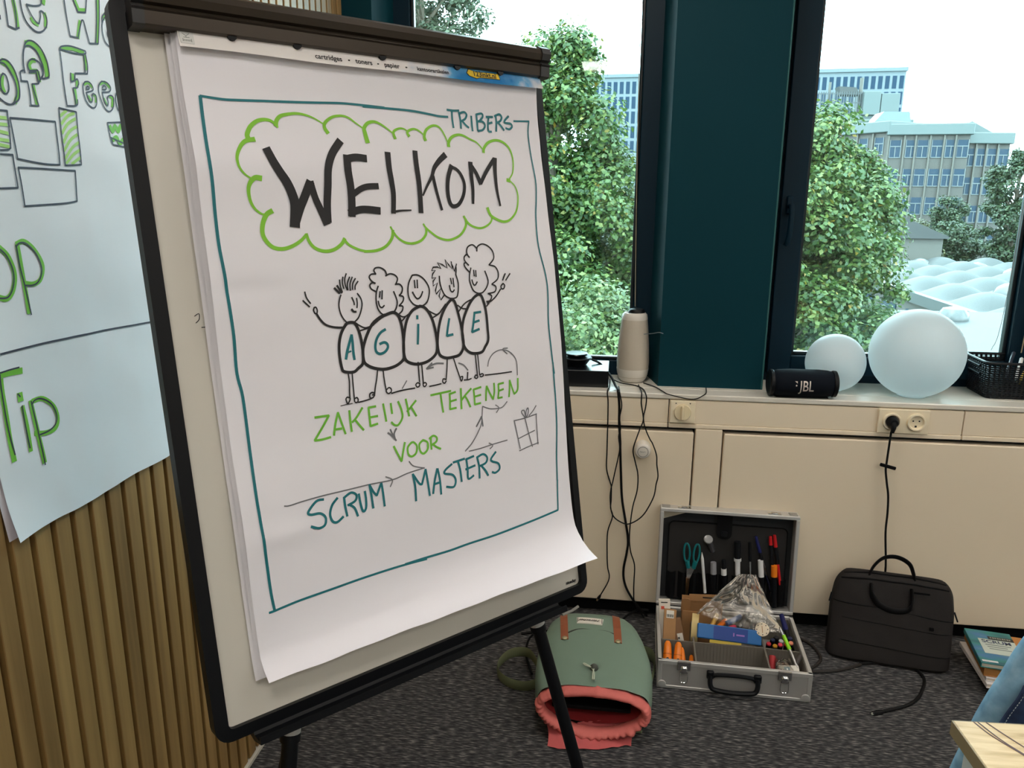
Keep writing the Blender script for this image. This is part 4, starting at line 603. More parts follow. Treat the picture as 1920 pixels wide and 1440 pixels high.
POSTER_INK=[
("headline_lettering","pgreen",[(7,7,1,"11776 17821 11795 17638 11796 17437"),(7,7,1,"12473 17976 12452 17919"),(7,7,1,"12444 17772 12459 17696 12425 17570"),(7,7,1,"13838 18278 13765 17901 13682 17536"),(7,7,1,"13300 17823 13196 17550"),(7,7,1,"13222 18128 13299 17998"),(7,7,1,"13299 17998 13453 18027"),(7,7,1,"13940 17994 14006 18081 14129 18136"),(7,7,1,"14065 17827 14073 17694"),(7,7,1,"11371 16886 11493 16873 11592 16780 11630 16618 11616 16461 11530 16322"),(7,7,1,"11340 16681 11306 16551 11331 16453"),(7,7,1,"11956 16871 11949 16936 12019 16999 12079 17008"),(7,7,1,"11948 16831 12098 16852"),(7,7,1,"12115 16842 12120 16709"),(7,7,1,"11976 16624 12008 16334"),(7,7,1,"12727 17301 12974 17343 13287 17325"),(7,7,1,"13302 17284 13306 17055"),(7,7,1,"12943 16924 12931 16823"),(7,7,1,"13038 16830 13027 16736"),(7,7,1,"12951 16691 12938 16446"),(10,10,1,"11930 17231 12048 17252 12171 17181 12265 17050 12306 16896 12308 16801"),(10,10,1,"11380 16887 11505 16843 11593 16742"),(5,5,1,"13224 16804 13337 16841 13432 16780"),(5,5,1,"13294 16616 13351 16534"),(5,5,1,"13445 16656 13503 16640 13483 16534"),(5,5,1,"13667 16862 13814 16911 13940 16836"),(5,5,1,"13735 16622 13804 16515"),(5,5,1,"13898 16678 13986 16665 13944 16507"),(5,5,1,"12104 17638 12151 17582 12244 17562"),(5,5,1,"14174 16609 14181 16500")]),
("headline_lettering","dark",[(2.6,2.6,1,"11584 17779 11589 17595 11585 17421"),(2.6,2.6,1,"11585 17421 11749 17402"),(2.6,2.6,1,"11776 17821 11787 17599 11760 17411"),(2.6,2.6,1,"11760 17411 11821 17441"),(2.6,2.6,1,"11919 17853 11927 17703 11977 17574 12075 17490 12203 17449 12329 17486 12436 17572 12475 17673 12459 17749 12388 17793 12335 17776"),(2.6,2.6,1,"12335 17776 12332 17710 12269 17586"),(2.6,2.6,1,"12269 17586 12211 17594 12129 17668 12070 17759 12044 17820"),(2.6,2.6,1,"12044 17820 12199 17831 12365 17880 12410 17962"),(2.6,2.6,1,"12939 18079 12958 17838 12988 17533"),(2.6,2.6,1,"12988 17533 13190 17542"),(2.6,2.6,1,"13190 17542 13264 17690 13339 17845"),(2.6,2.6,1,"13339 17845 13385 17847 13428 17707 13484 17505"),(2.6,2.6,1,"13484 17505 13720 17540"),(2.6,2.6,1,"13720 17540 13772 17757 13883 18288"),(2.6,2.6,1,"13660 17547 13737 17896 13807 18271"),(2.6,2.6,1,"13178 18132 13270 17964"),(2.6,2.6,1,"13270 17964 13459 17997"),(2.6,2.6,1,"13459 17997 13522 18208"),(2.6,2.6,1,"14087 18046 13968 18015 13881 17880 13879 17733 13941 17596 14129 17508"),(2.6,2.6,1,"14121 17882 14017 17803 14013 17713 14116 17649"),(2.6,2.6,1,"13890 17926 13922 18035 14039 18125 14133 18155"),(2.6,2.6,1,"11315 16865 11418 16855 11508 16768 11586 16612 11584 16458 11514 16333 11431 16279 11309 16298 11214 16351"),(2.6,2.6,1,"11320 16890 11414 16923 11515 16895 11604 16794 11655 16634 11649 16478 11604 16369 11468 16283"),(2.6,2.6,1,"11355 16714 11299 16650 11270 16546 11288 16460 11361 16425 11427 16490 11438 16593 11413 16691 11355 16714"),(2.6,2.6,1,"11828 16800 11812 16915 11833 17073 11880 17171 11982 17208 12110 17171 12188 17065 12223 16937 12210 16815 12171 16769"),(2.6,2.6,1,"12171 16769 12208 16754 12327 16790"),(2.6,2.6,1,"12327 16790 12348 16848 12325 17046 12235 17205 12112 17282 11998 17288 11913 17241 11871 17169"),(2.6,2.6,1,"11931 16841 11904 16903 11937 16973 12023 17019 12137 17004 12195 16946 12218 16856"),(2.6,2.6,1,"11825 16787 11804 16823 11743 16801 11723 16766 11724 16656"),(2.6,2.6,1,"11724 16656 11859 16668"),(2.6,2.6,1,"11859 16668 11873 16492 11857 16311"),(2.6,2.6,1,"11857 16311 12036 16323"),(2.6,2.6,1,"12036 16323 11982 16505 11950 16640"),(2.6,2.6,1,"11950 16640 12091 16665"),(2.6,2.6,1,"12091 16665 12145 16739"),(2.6,2.6,1,"12145 16739 12111 16867"),(2.6,2.6,1,"12111 16867 11929 16835"),(2.6,2.6,1,"11914 16806 12075 16836"),(2.6,2.6,1,"12075 16836 12094 16679"),(2.6,2.6,1,"12677 17286 12678 17046 12682 16728 12695 16392"),(2.6,2.6,1,"12695 16392 12934 16424 12975 16522"),(2.6,2.6,1,"12677 17286 12754 17334 12979 17372 13339 17355"),(2.6,2.6,1,"13339 17355 13319 17308 13049 17272 12680 17280"),(2.6,2.6,1,"13281 17295 13281 17109 13268 16977"),(2.6,2.6,1,"13268 16977 13328 16985"),(2.6,2.6,1,"13328 16985 13353 17119 13329 17303"),(2.6,2.6,1,"13269 16984 13010 16948"),(2.6,2.6,1,"13010 16948 12988 16831"),(2.6,2.6,1,"12988 16831 12881 16796"),(2.6,2.6,1,"12881 16796 12897 16939"),(2.6,2.6,1,"12988 16831 13051 16861 13072 16792 13011 16713"),(2.6,2.6,1,"13011 16713 12908 16700"),(2.6,2.6,1,"12908 16700 12920 16530 12923 16423"),(2.6,2.6,1,"13243 16843 13184 16778 13174 16660 13208 16533 13288 16454 13403 16429 13490 16505 13513 16626 13448 16671 13395 16643 13396 16584 13348 16519 13286 16571 13245 16669"),(2.6,2.6,1,"13245 16669 13435 16728 13426 16808 13339 16856 13243 16843"),(2.6,2.6,1,"13257 16729 13289 16776 13345 16762 13316 16729 13255 16721"),(2.6,2.6,1,"13714 16913 13625 16834 13602 16712 13650 16567 13729 16454 13849 16413 13968 16494 14010 16653 13954 16700 13844 16664 13840 16572 13803 16507 13729 16591 13704 16724"),(2.6,2.6,1,"13704 16724 13914 16764 13955 16845 13864 16910 13714 16913"),(2.6,2.6,1,"13718 16801 13778 16853 13834 16815 13790 16779 13714 16778"),(2.6,2.6,1,"14174 16826 14092 16739 14065 16597 14107 16461 14206 16416"),(2.6,2.6,1,"11447 17542 11445 17486")]),
("note_boxes","plight",[(5,5,1,"11159 16068 11291 16070"),(5,5,1,"11140 15971 11286 15973"),(5,5,1,"11119 15864 11275 15847"),(5,5,1,"11096 15748 11267 15740"),(5,5,1,"11081 15670 11263 15652"),(5,5,1,"12503 16211 12668 16311"),(5,5,1,"12512 16085 12685 16228 12846 16286"),(5,5,1,"12499 15936 12661 16098 12864 16201"),(5,5,1,"12497 15786 12670 15970 12873 16072"),(5,5,1,"12485 15657 12678 15841 12866 15941"),(5,5,1,"12487 15528 12687 15711 12875 15810"),(5,5,1,"12506 15454 12700 15603 12880 15689"),(5,5,1,"12637 15448 12881 15568")]),
("note_boxes","pgreen",[(8,8,1,"13815 16159 13877 16071 13974 16172 14037 16083 14136 16185 14206 16119"),(8,8,1,"13848 15917 13977 15972 14038 15870 14175 15950 14221 15869")]),
("note_boxes","dark",[(2.6,2.6,1,"11180 16174 11334 16180"),(2.6,2.6,1,"11334 16180 11310 15888 11287 15634"),(2.6,2.6,1,"11287 15634 11228 15607 11066 15593"),(2.6,2.6,1,"11369 16081 11826 16098 12367 16111"),(2.6,2.6,1,"12367 16111 12357 15778 12338 15426"),(2.6,2.6,1,"12338 15426 11964 15427 11408 15482"),(2.6,2.6,1,"11408 15482 11383 15777 11369 16081"),(2.6,2.6,1,"12496 16340 12902 16313"),(2.6,2.6,1,"12902 16313 12892 15899 12883 15445"),(2.6,2.6,1,"12883 15445 12467 15420"),(2.6,2.6,1,"12467 15420 12475 15892 12496 16340"),(2.6,2.6,1,"11055 15534 11317 15537"),(2.6,2.6,1,"11317 15537 11328 15281 11332 15045"),(2.6,2.6,1,"11332 15045 10957 15034"),(2.6,2.6,1,"11397 15352 11799 15351 12701 15340"),(2.6,2.6,1,"12701 15340 12685 15074 12664 14833"),(2.6,2.6,1,"12664 14833 12316 14799 11424 14767"),(2.6,2.6,1,"11424 14767 11412 15142 11397 15352"),(2.6,2.6,1,"13748 16211 14211 16262"),(2.6,2.6,1,"13748 16211 13778 15959 13833 15834"),(2.6,2.6,1,"13833 15834 14231 15809"),(2.6,2.6,1,"13778 15959 14240 15858")]),
("top_tip_lettering","pgreen",[(9,9,1,"10785 14157 10920 14027 11001 13816 10997 13652 10908 13476 10782 13389 10641 13423"),(9,9,1,"11140 14174 11160 13843 11180 13507 11191 13112"),(8,8,1,"11131 14196 11291 14227 11472 14112 11612 13911 11628 13759 11521 13597 11363 13549 11208 13577"),(10,10,1,"10415 12265 10629 12258 10863 12238"),(10,10,1,"10426 12189 10412 11771 10414 11297 10431 10887"),(10,10,1,"10964 11709 11005 11226 11062 10645"),(8.5,8.5,1,"10768 11673 10803 11332 10804 10928"),(8.5,8.5,1,"11006 11698 11245 11680 11459 11485 11513 11260 11422 11123 11197 11110 10950 11175"),(12,12,0,"10752 11885 10750 11788")]),
("top_tip_lettering","dark",[(2.6,2.6,1,"10781 14137 10893 14029 10978 13839 10982 13674 10916 13517 10799 13407 10639 13411"),(2.6,2.6,1,"11113 14176 11133 13846 11184 13527 11228 13075"),(2.6,2.6,1,"11103 14156 11203 14208 11340 14183 11514 14025 11596 13826 11567 13678 11454 13561 11330 13532 11188 13548"),(2.6,2.6,1,"10421 12299 10611 12304 10819 12301"),(2.6,2.6,1,"10417 12275 10409 11962 10403 11517 10463 10975"),(2.6,2.6,1,"10758 11694 10764 11432 10793 10976"),(2.6,2.6,1,"10712 11895 10749 11842"),(2.6,2.6,1,"10972 11707 11013 11269 11068 10596"),(2.6,2.6,1,"10984 11659 11067 11704 11216 11688 11407 11546 11495 11336 11435 11189 11263 11125 11046 11122")]),
("dividing_line","dark",[(3,3,1,"10476 12580 11266 12579 12158 12552 13221 12513 14503 12443")])]

draw(PAD_INK, lambda u, v, l: B(u, v, paper_n(u, v) + l), top, .0009)

# ================================================================== poster on the slat wall
po = thing('wall_poster', 'white paper poster with green outlined lettering hung on the slat wall', 'poster', (XW + .004, 1.34, .957))
def pw(y, z): return XW + .0045 + .0015 * noise.noise((y * 9, z * 9, 2)) + .0016 * noise.noise((y * 22, z * 17, 9)) + .007 * max(0, (1.05 - z) / .1) ** 2 * max(0, (1.12 - y) / .1)
def py0(z): return 1.026 - .113 * (z - .957) * (1 if z < 1.2 else .6) 
bm = nb(); grid(bm, 50, 80, lambda a, t: (lambda z: (lambda y: Vector((pw(y, z), y, z)))(py0(z) + (1.68 - py0(z)) * a))(.957 + .98 * t + .0022 * math.sin(a * 17) * (1 - t) ** 8))
ps = obj('sheet', bm, mat('poster_paper', S(230, 238, 244), .8, spec=.2), po, smooth=True, world=True, angle=0)
bm = nb(); grid(bm, 20, 40, lambda a, t: Vector((XW + .002, (py0(.957 + .97 * t) - .012) + .66 * a, .963 + .97 * t))); obj('back_sheet', bm, mat('poster_back_paper', S(206, 200, 206), .85, spec=.2), po, smooth=True, world=True, angle=0)
draw(POSTER_INK, lambda y, z, l: Vector((pw(y, z) + l, y, z)), ps, .0009)

# ================================================================== things on the sill
M_fab = mat('beige_speaker_mesh', S(190, 180, 164), .85, var=.05, vscale=300, bump=.25, bscale=900)
sp = thing('conference_speaker', 'tall beige fabric conference speaker on the sill beside the teal pillar', 'speaker', (.074, 2.775, ZS))
b = nb(); lathe(b, [(.0, .012), (.046, .012), (.052, .02), (.0565, .045), (.0575, .075), (.0545, .14), (.0485, .20), (.0455, .228)], 36); obj('body', b, M_fab, sp, smooth=True)
b = nb(); lathe(b, [(.0, .002), (.040, .002), (.049, .012), (.0545, .028), (.0573, .046), (.0573, .05), (.055, .05)], 36); obj('base_ring', b, mat('pale_plastic_ring', S(214, 208, 198), .4), sp, smooth=True)
b = nb(); lathe(b, [(.0458, .226), (.0455, .232), (.0435, .243), (.0375, .2495), (.033, .25), (.031, .247), (0, .246)], 36); obj('top_ring', b, mat('pale_plastic_ring', S(214, 208, 198), .4), sp, smooth=True)
b = nb(); lathe(b, [(.030, .246), (.030, .254), (.024, .262), (.014, .264), (0, .2645)], 24, M=Matrix.Translation((.006, 0, 0))); obj('camera_cap', b, M_black, sp, smooth=True)

M_jbl = mat('black_woven_speaker', S(8, 16, 26), .75, spec=.15, bump=.5, bscale=1500)
js = thing('bluetooth_speaker', 'black cylindrical portable speaker lying on the sill below the opening window', 'speaker', (.632, 2.632, ZS), R(2))
J = .047
prof = [(0, -.098), (.036, -.098), (.041, -.094), (.0445, -.08), (.0468, -.05), (.0472, 0), (.0468, .05), (.0445, .08), (.041, .094), (.036, .098), (0, .098)]
b = nb(); lathe(b, prof, 40, M=Matrix.Translation((0, 0, J)) @ Matrix.Rotation(R(90), 4, 'Y')); obj('body', b, M_jbl, js, smooth=True)
for s_ in (-1, 1):
    b = nb(); lathe(b, [(.0, .096), (.043, .096), (.0445, .099), (.044, .107), (.037, .1105), (.030, .108), (.0, .107)], 36, M=Matrix.Translation((0, 0, J)) @ Matrix.Rotation(R(90 * s_), 4, 'Y')); obj('end_ring', b, M_black, js, smooth=True)
b = nb(); box(b, -.085, .085, -.018, .018, .0005, .004, bev=.001); obj('base_foot', b, M_blackm, js)
def cylmap(x, y, z): a = y / J; return (x, -(J + .0006 + z) * math.cos(a), J + (J + .0006 + z) * math.sin(a))
M_logo = mat('silver_logo', S(226, 214, 204), .35, metal=.3)
lg = obj('logo_lettering', text_bm('JBL', .050, lambda x, y, z: cylmap(x * .70 + .004, y - .002, z), .0008, bold=.0004, sub=3), M_logo, js)
b = nb(); prism(b, [(-.0345, .016), (-.0265, .016), (-.0265, .009)], cylmap, 0, .0008); prism(b, [(-.0295 + .0026 * math.cos(a), .002 + .003 * math.sin(a)) for a in np.linspace(0, 2 * math.pi, 9)[:-1]], cylmap, 0, .0008); obj('logo_mark', b, M_logo, js)

M_ball = mat('frosted_white_globe', S(238, 242, 244), .4, spec=.4)
n_ = M_ball.node_tree; tr_ = n_.nodes.new('ShaderNodeBsdfTranslucent'); tr_.inputs[0].default_value = S(236, 244, 246); mx_ = n_.nodes.new('ShaderNodeMixShader'); mx_.inputs[0].default_value = .55
n_.links.new(n_.nodes['Principled BSDF'].outputs[0], mx_.inputs[1]); n_.links.new(tr_.outputs[0], mx_.inputs[2]); n_.links.new(mx_.outputs[0], n_.nodes['Material Output'].inputs[0])
for nm, x, y, r_, lab in (('ball_lamp', 1.008, 2.706, .1475, 'large unlit white globe lamp on the sill beside the black basket'), ('ball_lamp', .763, 2.747, .0985, 'small unlit white globe lamp behind the portable speaker')):
    t = thing(nm, lab, 'lamp', (x, y, ZS), group='white globe lamps')
    pr_ = [(0, 0.001), (r_ * .30, 0.001)] + [(r_ * math.sin(a), r_ * .99 - r_ * math.cos(a)) for a in np.linspace(R(18), R(180), 40)]; pr_[-1] = (0, pr_[-1][1])
    b = nb(); lathe(b, pr_, 64); obj('globe', b, M_ball, t, smooth=True, angle=0)
    b = nb(); lathe(b, [(0, .0002), (r_ * .26, .0002), (r_ * .28, .004), (0, .006)], 32); obj('base_plate', b, M_white, t, smooth=True)

# woven basket: every strand row is geometry, with holes between
bk = thing('storage_basket', 'black woven plastic basket of pens at the right end of the sill', 'basket', (1.372, 2.785, ZS))
M_bk = mat('basket_plastic', S(12, 16, 21), .4, spec=.3)
hx0, hy0, hh = .128, .082, .122
def wall_pt(s_, z, o=0):     # s_ along the rectangular girth, rounded corners; slight flare
    k = 1 + .10 * z / hh; a, c = hx0 * k + o, hy0 * k + o
    P4 = rrect(-a, a, -c, c, .022, 6); P4.append(P4[0])
    Ls = [0]
    for p, q in zip(P4, P4[1:]): Ls.append(Ls[-1] + math.hypot(q[0] - p[0], q[1] - p[1]))
    d = (s_ % 1) * Ls[-1]
    for i in range(len(P4) - 1):
        if d <= Ls[i + 1] + 1e-9:
            f_ = (d - Ls[i]) / max(1e-9, Ls[i + 1] - Ls[i]); return Vector((P4[i][0] + (P4[i + 1][0] - P4[i][0]) * f_, P4[i][1] + (P4[i + 1][1] - P4[i][1]) * f_, z))
    return Vector((P4[0][0], P4[0][1], z))
NS, NR = 112, 15
b = nb()
for r_ in range(NR):                                   # horizontal strands weaving in and out
    z0, z1 = .006 + (hh - .014) * r_ / NR, .006 + (hh - .014) * (r_ + .62) / NR
    vs = []
    for i in range(NS):
        off = .0016 if (i + r_) % 2 else -.0004
        s_ = i / NS; vs.append([b.verts.new(wall_pt(s_, z, off + e)) for z, e in ((z0, 0), (z1, 0), (z1, -.002), (z0, -.002))])
    for i in range(NS):
        a, c = vs[i], vs[(i + 1) % NS]
        for k in range(4): b.faces.new((a[k], a[(k + 1) % 4], c[(k + 1) % 4], c[k]))
obj('woven_wall', b, M_bk, bk)
b = nb()
for i in range(0, NS, 2):                              # uprights
    s_ = i / NS; q = [wall_pt(s_ + d / NS, z, o) for z in (.002, hh) for d, o in ((-.38, .0002), (.38, .0002), (.38, -.0022), (-.38, -.0022))]; vv = [b.verts.new(p) for p in q]
    for k in range(4): b.faces.new((vv[k], vv[(k + 1) % 4], vv[4 + (k + 1) % 4], vv[4 + k]))
    b.faces.new(vv[:4]); b.faces.new(vv[4:])
obj('upright_strands', b, M_bk, bk, kind='stuff')
b = nb(); tube(b, [wall_pt(i / 60, hh, .0) for i in range(61)], .0045, 8, caps=False); obj('rim', b, M_bk, bk, smooth=True)
b = nb()
for zz_ in (hh - .018, hh - .046): tube(b, [wall_pt(s_, zz_, .0028) for s_ in np.linspace(.56, .66, 6)], .0035, 8)
obj('grip', b, M_bk, bk, smooth=True)
b = nb(); prism(b, rrect(-hx0, hx0, -hy0, hy0, .02), lambda x, y, z: (x, y, z), .0005, .004); obj('base', b, M_bk, bk)
pens = [((1.31, 2.74, .06), (1.37, 2.83, .138), 'dark', S(52, 58, 70), 'dark grey pen with copper ring sticking out of the basket'), ((1.335, 2.72, .06), (1.378, 2.79, .126), 'white', S(226, 226, 226), 'white pen lying among the pens in the basket'), ((1.35, 2.73, .05), (1.42, 2.80, .132), 'yellow', S(230, 192, 62), 'yellow highlighter in the basket'), ((1.39, 2.73, .05), (1.45, 2.79, .130), 'lime', S(150, 220, 110), 'lime green marker in the basket'), ((1.40, 2.70, .04), (1.47, 2.74, .09), 'pink', S(232, 92, 120), 'pink marker low in the basket'), ((1.36, 2.69, .03), (1.44, 2.71, .07), 'cream', S(236, 230, 180), 'cream crayon seen through the basket weave')]
for p, q, nm, c_, lab in pens:
    a = Vector((p[0], p[1], ZS + p[2])); e = Vector((q[0], q[1], ZS + q[2])); d = (e - a).normalized()
    t = thing('pen', lab, 'pen', tuple(a), group='pens in the woven basket')
    b = nb(); tube(b, [a, a + (e - a) * .68], .0055, 10); obj('barrel', b, mat('pen_%s' % nm, c_, .35), t, smooth=True, world=True)
    b = nb(); tube(b, [a + (e - a) * .68, e - d * .004, e], [.0062, .0060, .003], 10); cp = obj('cap', b, mat('pen_%s' % nm, c_, .35), t, smooth=True, world=True)
    if nm == 'dark':
        b = nb(); tube(b, [a + (e - a) * .5, a + (e - a) * .56], .0066, 10); obj('copper_ring', b, mat('copper', S(190, 120, 90), .3, metal=.8), t, world=True)

# black box with the round dock on it
bx = thing('black_box', 'flat black glossy device box on the sill at the flip chart edge', 'box', (-.095, 2.735, ZS))
b = nb(); box(b, -.085, .085, -.085, .095, .002, .060, bev=.002); obj('body', b, mat('black_gloss', S(14, 16, 20), .22), bx)
b = nb()
for x in (-.07, .07):
    for y in (-.07, .08): tube(b, [(x, y, 0), (x, y, .003)], .008, 10)
obj('feet', b, M_blackm, bx)
dk = thing('round_dock', 'round black two-tier dock standing on the flat black box', 'dock', (-.128, 2.745, ZS + .060))
b = nb(); lathe(b, [(0, 0), (.036, 0), (.040, .006), (.050, .020), (.056, .026), (.054, .029), (.030, .030), (0, .030)], 32); obj('lower_dish', b, M_black, dk, smooth=True)
b = nb(); lathe(b, [(0, .030), (.030, .031), (.040, .036), (.0425, .040), (.040, .043), (0, .0435)], 32); obj('upper_puck', b, mat('black_gloss', S(14, 16, 20), .22), dk, smooth=True)

# ------------------------------------------------------------------ switch, socket, thermostat
sw = thing('rotary_switch', 'square ivory blind switch with a rotary knob on the fascia', 'switch', (.243, YF + .003, .747), group=None)
b = nb(); box(b, -.0415, .0415, -.012, .0, 0, .078, bev=.002, seg=2); obj('cover_plate', b, M_ivory, sw)
b = nb(); lathe(b, [(0, 0), (.0285, 0), (.0285, .004), (.027, .007), (0, .007)], 32, M=Matrix.Translation((0, -.012, .038)) @ Matrix.Rotation(R(90), 4, 'X')); kn = obj('knob', b, mat('knob_ivory', S(230, 214, 178), .35), sw, smooth=True)
b = nb(); box(b, -.005, .005, -.031, -.017, .014, .062, bev=.003, seg=2); obj('knob_grip', b, mat('knob_ivory', S(230, 214, 178), .35), kn)
b = nb()
for x, s_ in ((-.023, 1), (.024, -1)): prism(b, [(x - .0028, .069 - .002 * s_), (x + .0028, .069 - .002 * s_), (x, .069 + .0028 * s_)], lambda x, y, z: (x, z, y), -.0126, -.0118)
obj('arrow_marks', b, M_black, sw)
sk = thing('double_socket', 'ivory double wall socket on the fascia with one plug in it', 'socket', (.954, YF + .003, .743))
b = nb(); box(b, -.080, .080, -.011, 0, 0, .081, bev=.002, seg=2); obj('cover_plate', b, M_ivory, sk)
for x in (-.038, .038):
    Mx = Matrix.Translation((x, -.011, .0405)) @ Matrix.Rotation(R(90), 4, 'X')
    b = nb(); lathe(b, [(.029, 0), (.029, .0065), (.0275, .009), (.0235, .009), (.0215, .0065), (.0205, .0014), (0, .0012)], 36, M=Mx, cap0=False); so_ = obj('outlet', b, M_ivory, sk, smooth=True)
    b = nb()
    for dx, dz in ((-.0095, .004), (.0095, .004)): lathe(b, [(0, .001), (.0026, .001), (.0026, .0019), (0, .0019)], 12, M=Matrix.Translation((x + dx, -.011, .0405 + dz)) @ Matrix.Rotation(R(90), 4, 'X'))
    box(b, x - .003, x + .003, -.0135, -.011, .0405 - .017, .0405 - .011); obj('contact_holes', b, M_dark, so_)
cordp = [(.914, .752), (.913, .710), (.912, .650), (.912, .620), (.921, .572), (.930, .530), (.935, .468), (.937, .396), (.951, .279), (.957, .18)]
pl = thing('power_plug_cord', 'black power plug and cord hanging from the double socket behind the laptop bag', 'power cord', (.916, 2.578, .06))
b = nb(); lathe(b, [(0, .0), (.018, .0), (.0188, .006), (.018, .022), (.012, .03), (0, .031)], 24, M=Matrix.Translation((.916, 2.594, .7835)) @ Matrix.Rotation(R(90), 4, 'X')); obj('plug', b, M_black, pl, smooth=True, world=True)
b = nb(); tube(b, smooth_path([(.916, 2.572, .783), (.9155, 2.566, .770), (.915, 2.570, .752)], 4), [.011, .0105, .010, .0095, .009, .008, .007, .0065, .006], 12); obj('strain_relief', b, M_black, pl, smooth=True, world=True)
b = nb(); tube(b, smooth_path([(x, 2.577, z) for x, z in cordp[:-1]] + [(.957, 2.585, .19)], 5), .0036, 8); obj('cord', b, M_cable, pl, smooth=True, world=True)
b = nb(); box(b, -.026, .026, -.004, .004, -.0055, .0055, bev=.002, M=Matrix.Translation((.916, 2.573, .6335)) @ Matrix.Rotation(R(14), 4, 'Y')); obj('cable_tie', b, M_blackm, pl, world=True)

th = thing('thermostat_knob', 'round white radiator thermostat knob sticking out of the panel', 'thermostat', (.115, YF, .653))
b = nb(); lathe(b, [(0, 0), (.024, 0), (.027, .004), (.0285, .02), (.027, .045), (.0235, .055), (.021, .0565), (0, .0565)], 30, M=Matrix.Rotation(R(90), 4, 'X')); obj('body', b, mat('thermostat_white', S(222, 216, 206), .4), th, smooth=True)
b = nb(); lathe(b, [(.0165, .0566), (.0185, .0566), (.0185, .0578), (.0165, .0578), (.0165, .0566)], 30, M=Matrix.Rotation(R(90), 4, 'X')); obj('dial_ring', b, M_grey, th, smooth=True)
b = nb()
for k in range(14): a = 2 * math.pi * k / 14; tube(b, [(.0268 * math.cos(a), -.012, .0268 * math.sin(a)), (.0262 * math.cos(a), -.046, .0262 * math.sin(a))], .0013, 5)
obj('grip_ribs', b, M_ivory, th)
b = nb(); tube(b, smooth_path([(-.010, -.0572, -.001), (-.007, -.0572, .002), (-.005, -.0572, -.002), (-.002, -.0572, .001), (.001, -.0572, -.0015), (.004, -.0572, .001), (.009, -.0572, .0)], 4), .0006, 5); obj('dial_script', b, M_grey, th)
# ------------------------------------------------------------------ loose cables
def cable(name, label, pts, r_=.0024, m=M_cable, plug=None, k=5, group='hanging cables'):
    P = smooth_path(pts, k); lo_ = min(P, key=lambda p: p.z)
    t = thing(name, label, 'cable', (lo_.x, lo_.y, max(0, lo_.z - r_)), group=group)
    b = nb(); tube(b, P, r_, 8); obj('cord', b, m, t, smooth=True, world=True)
    if plug:
        d = (P[-1] - P[-2]).normalized(); e = P[-1]; b = nb(); tube(b, [e - d * .004, e + d * .004, e + d * plug[0]], [plug[1] * .6, plug[1], plug[1]], 8, flat=None); po_ = obj('plug', b, M_black, t, smooth=True, world=True)
        b = nb(); tube(b, [e + d * plug[0], e + d * (plug[0] + .009)], plug[1] * .7, 4); obj('connector', b, M_chrome, po_, world=True)
    return t
c1 = [(.024, .849), (.030, .801), (.032, .738), (.038, .674), (.039, .649), (.044, .572), (.052, .468), (.066, .390), (.080, .310), (.077, .255), (.069, .199), (.071, .155), (.085, .112), (.118, .060)]
cable('thick_cable', 'thick black cable running from the round dock down to the floor', [(-.072, 2.775, .918), (-.04, 2.765, .905), (-.004, 2.70, .878), (.014, 2.65, .856), (.022, 2.612, .853)] + [(x, 2.588, z) for x, z in c1] + [(.16, 2.585, .015)], .0042)
c2 = [(-.012, .841), (-.008, .800), (-.006, .640), (-.005, .570), (.010, .518), (.014, .503), (.015, .455), (.014, .424), (.022, .392), (.007, .332), (.008, .250), (.012, .195), (.019, .162), (.014, .134), (-.005, .093), (-.012, .079)]
cable('usb_cable', 'thin black cable ending in a hanging plug just above the floor', [(-.005, 2.70, .865), (-.006, 2.65, .850), (-.010, 2.61, .851)] + [(x, 2.590, z) for x, z in c2], .0022, plug=(.013, .0055))
c3 = [(.030, .845), (.038, .803), (.033, .761), (.037, .719), (.032, .693), (.037, .651), (.033, .615), (.025, .568), (.017, .521), (.013, .500), (.011, .468), (.016, .421), (.027, .395), (.050, .378), (.075, .371), (.103, .384), (.127, .407), (.145, .439), (.162, .483), (.167, .525), (.172, .556), (.166, .597), (.163, .632), (.148, .672), (.137, .690), (.119, .731), (.113, .765), (.118, .798), (.120, .828), (.117, .846)]
cable('looped_cable', 'thin black cable looping low and back up around the thermostat knob', [(.026, 2.66, .850), (.028, 2.612, .8505)] + [(x, 2.580, z) for x, z in c3] + [(.109, 2.640, .849), (.084, 2.688, .849), (.034, 2.715, .850), (.0, 2.73, .860)], .0022)
c4 = [(.103, .849), (.103, .816), (.110, .779), (.112, .754), (.101, .720), (.092, .690), (.085, .665), (.083, .641), (.092, .606), (.103, .560), (.103, .503), (.091, .444), (.085, .380), (.084, .316), (.091, .268), (.106, .220), (.107, .159), (.108, .115), (.114, .070)]
cable('speaker_cable', 'thin black cable from the beige speaker hanging past the thermostat knob', [(.095, 2.70, .8485), (.100, 2.64, .8485), (.102, 2.598, .8515)] + [(x, 2.572, z) for x, z in c4] + [(.150, 2.575, .012)], .0022)
cable('sagging_cable', 'thin black cable sagging over the sill edge in front of the teal pillar', [(.114, 2.735, .848), (.153, 2.681, .848), (.176, 2.61, .850), (.190, 2.594, .846), (.228, 2.591, .838), (.260, 2.592, .832), (.287, 2.592, .834), (.308, 2.594, .846), (.320, 2.62, .8485), (.327, 2.69, .8485)], .0019)
cable('grey_wire', 'short thin grey wire from the beige speaker to the pillar edge', [(.105, 2.74, 1.023), (.137, 2.715, 1.031), (.157, 2.704, 1.037), (.172, 2.706, 1.033)], .0013, mat('grey_wire', S(120, 130, 136), .5))
cable('floor_cable', 'thick black cable lying on the carpet behind the backpack', [(.165, 2.60, .03), (.13, 2.60, .028), (.09, 2.575, .018), (.05, 2.52, .008), (.0, 2.46, .006), (-.08, 2.44, .006), (-.19, 2.45, .006), (-.28, 2.42, .006)], .0045)
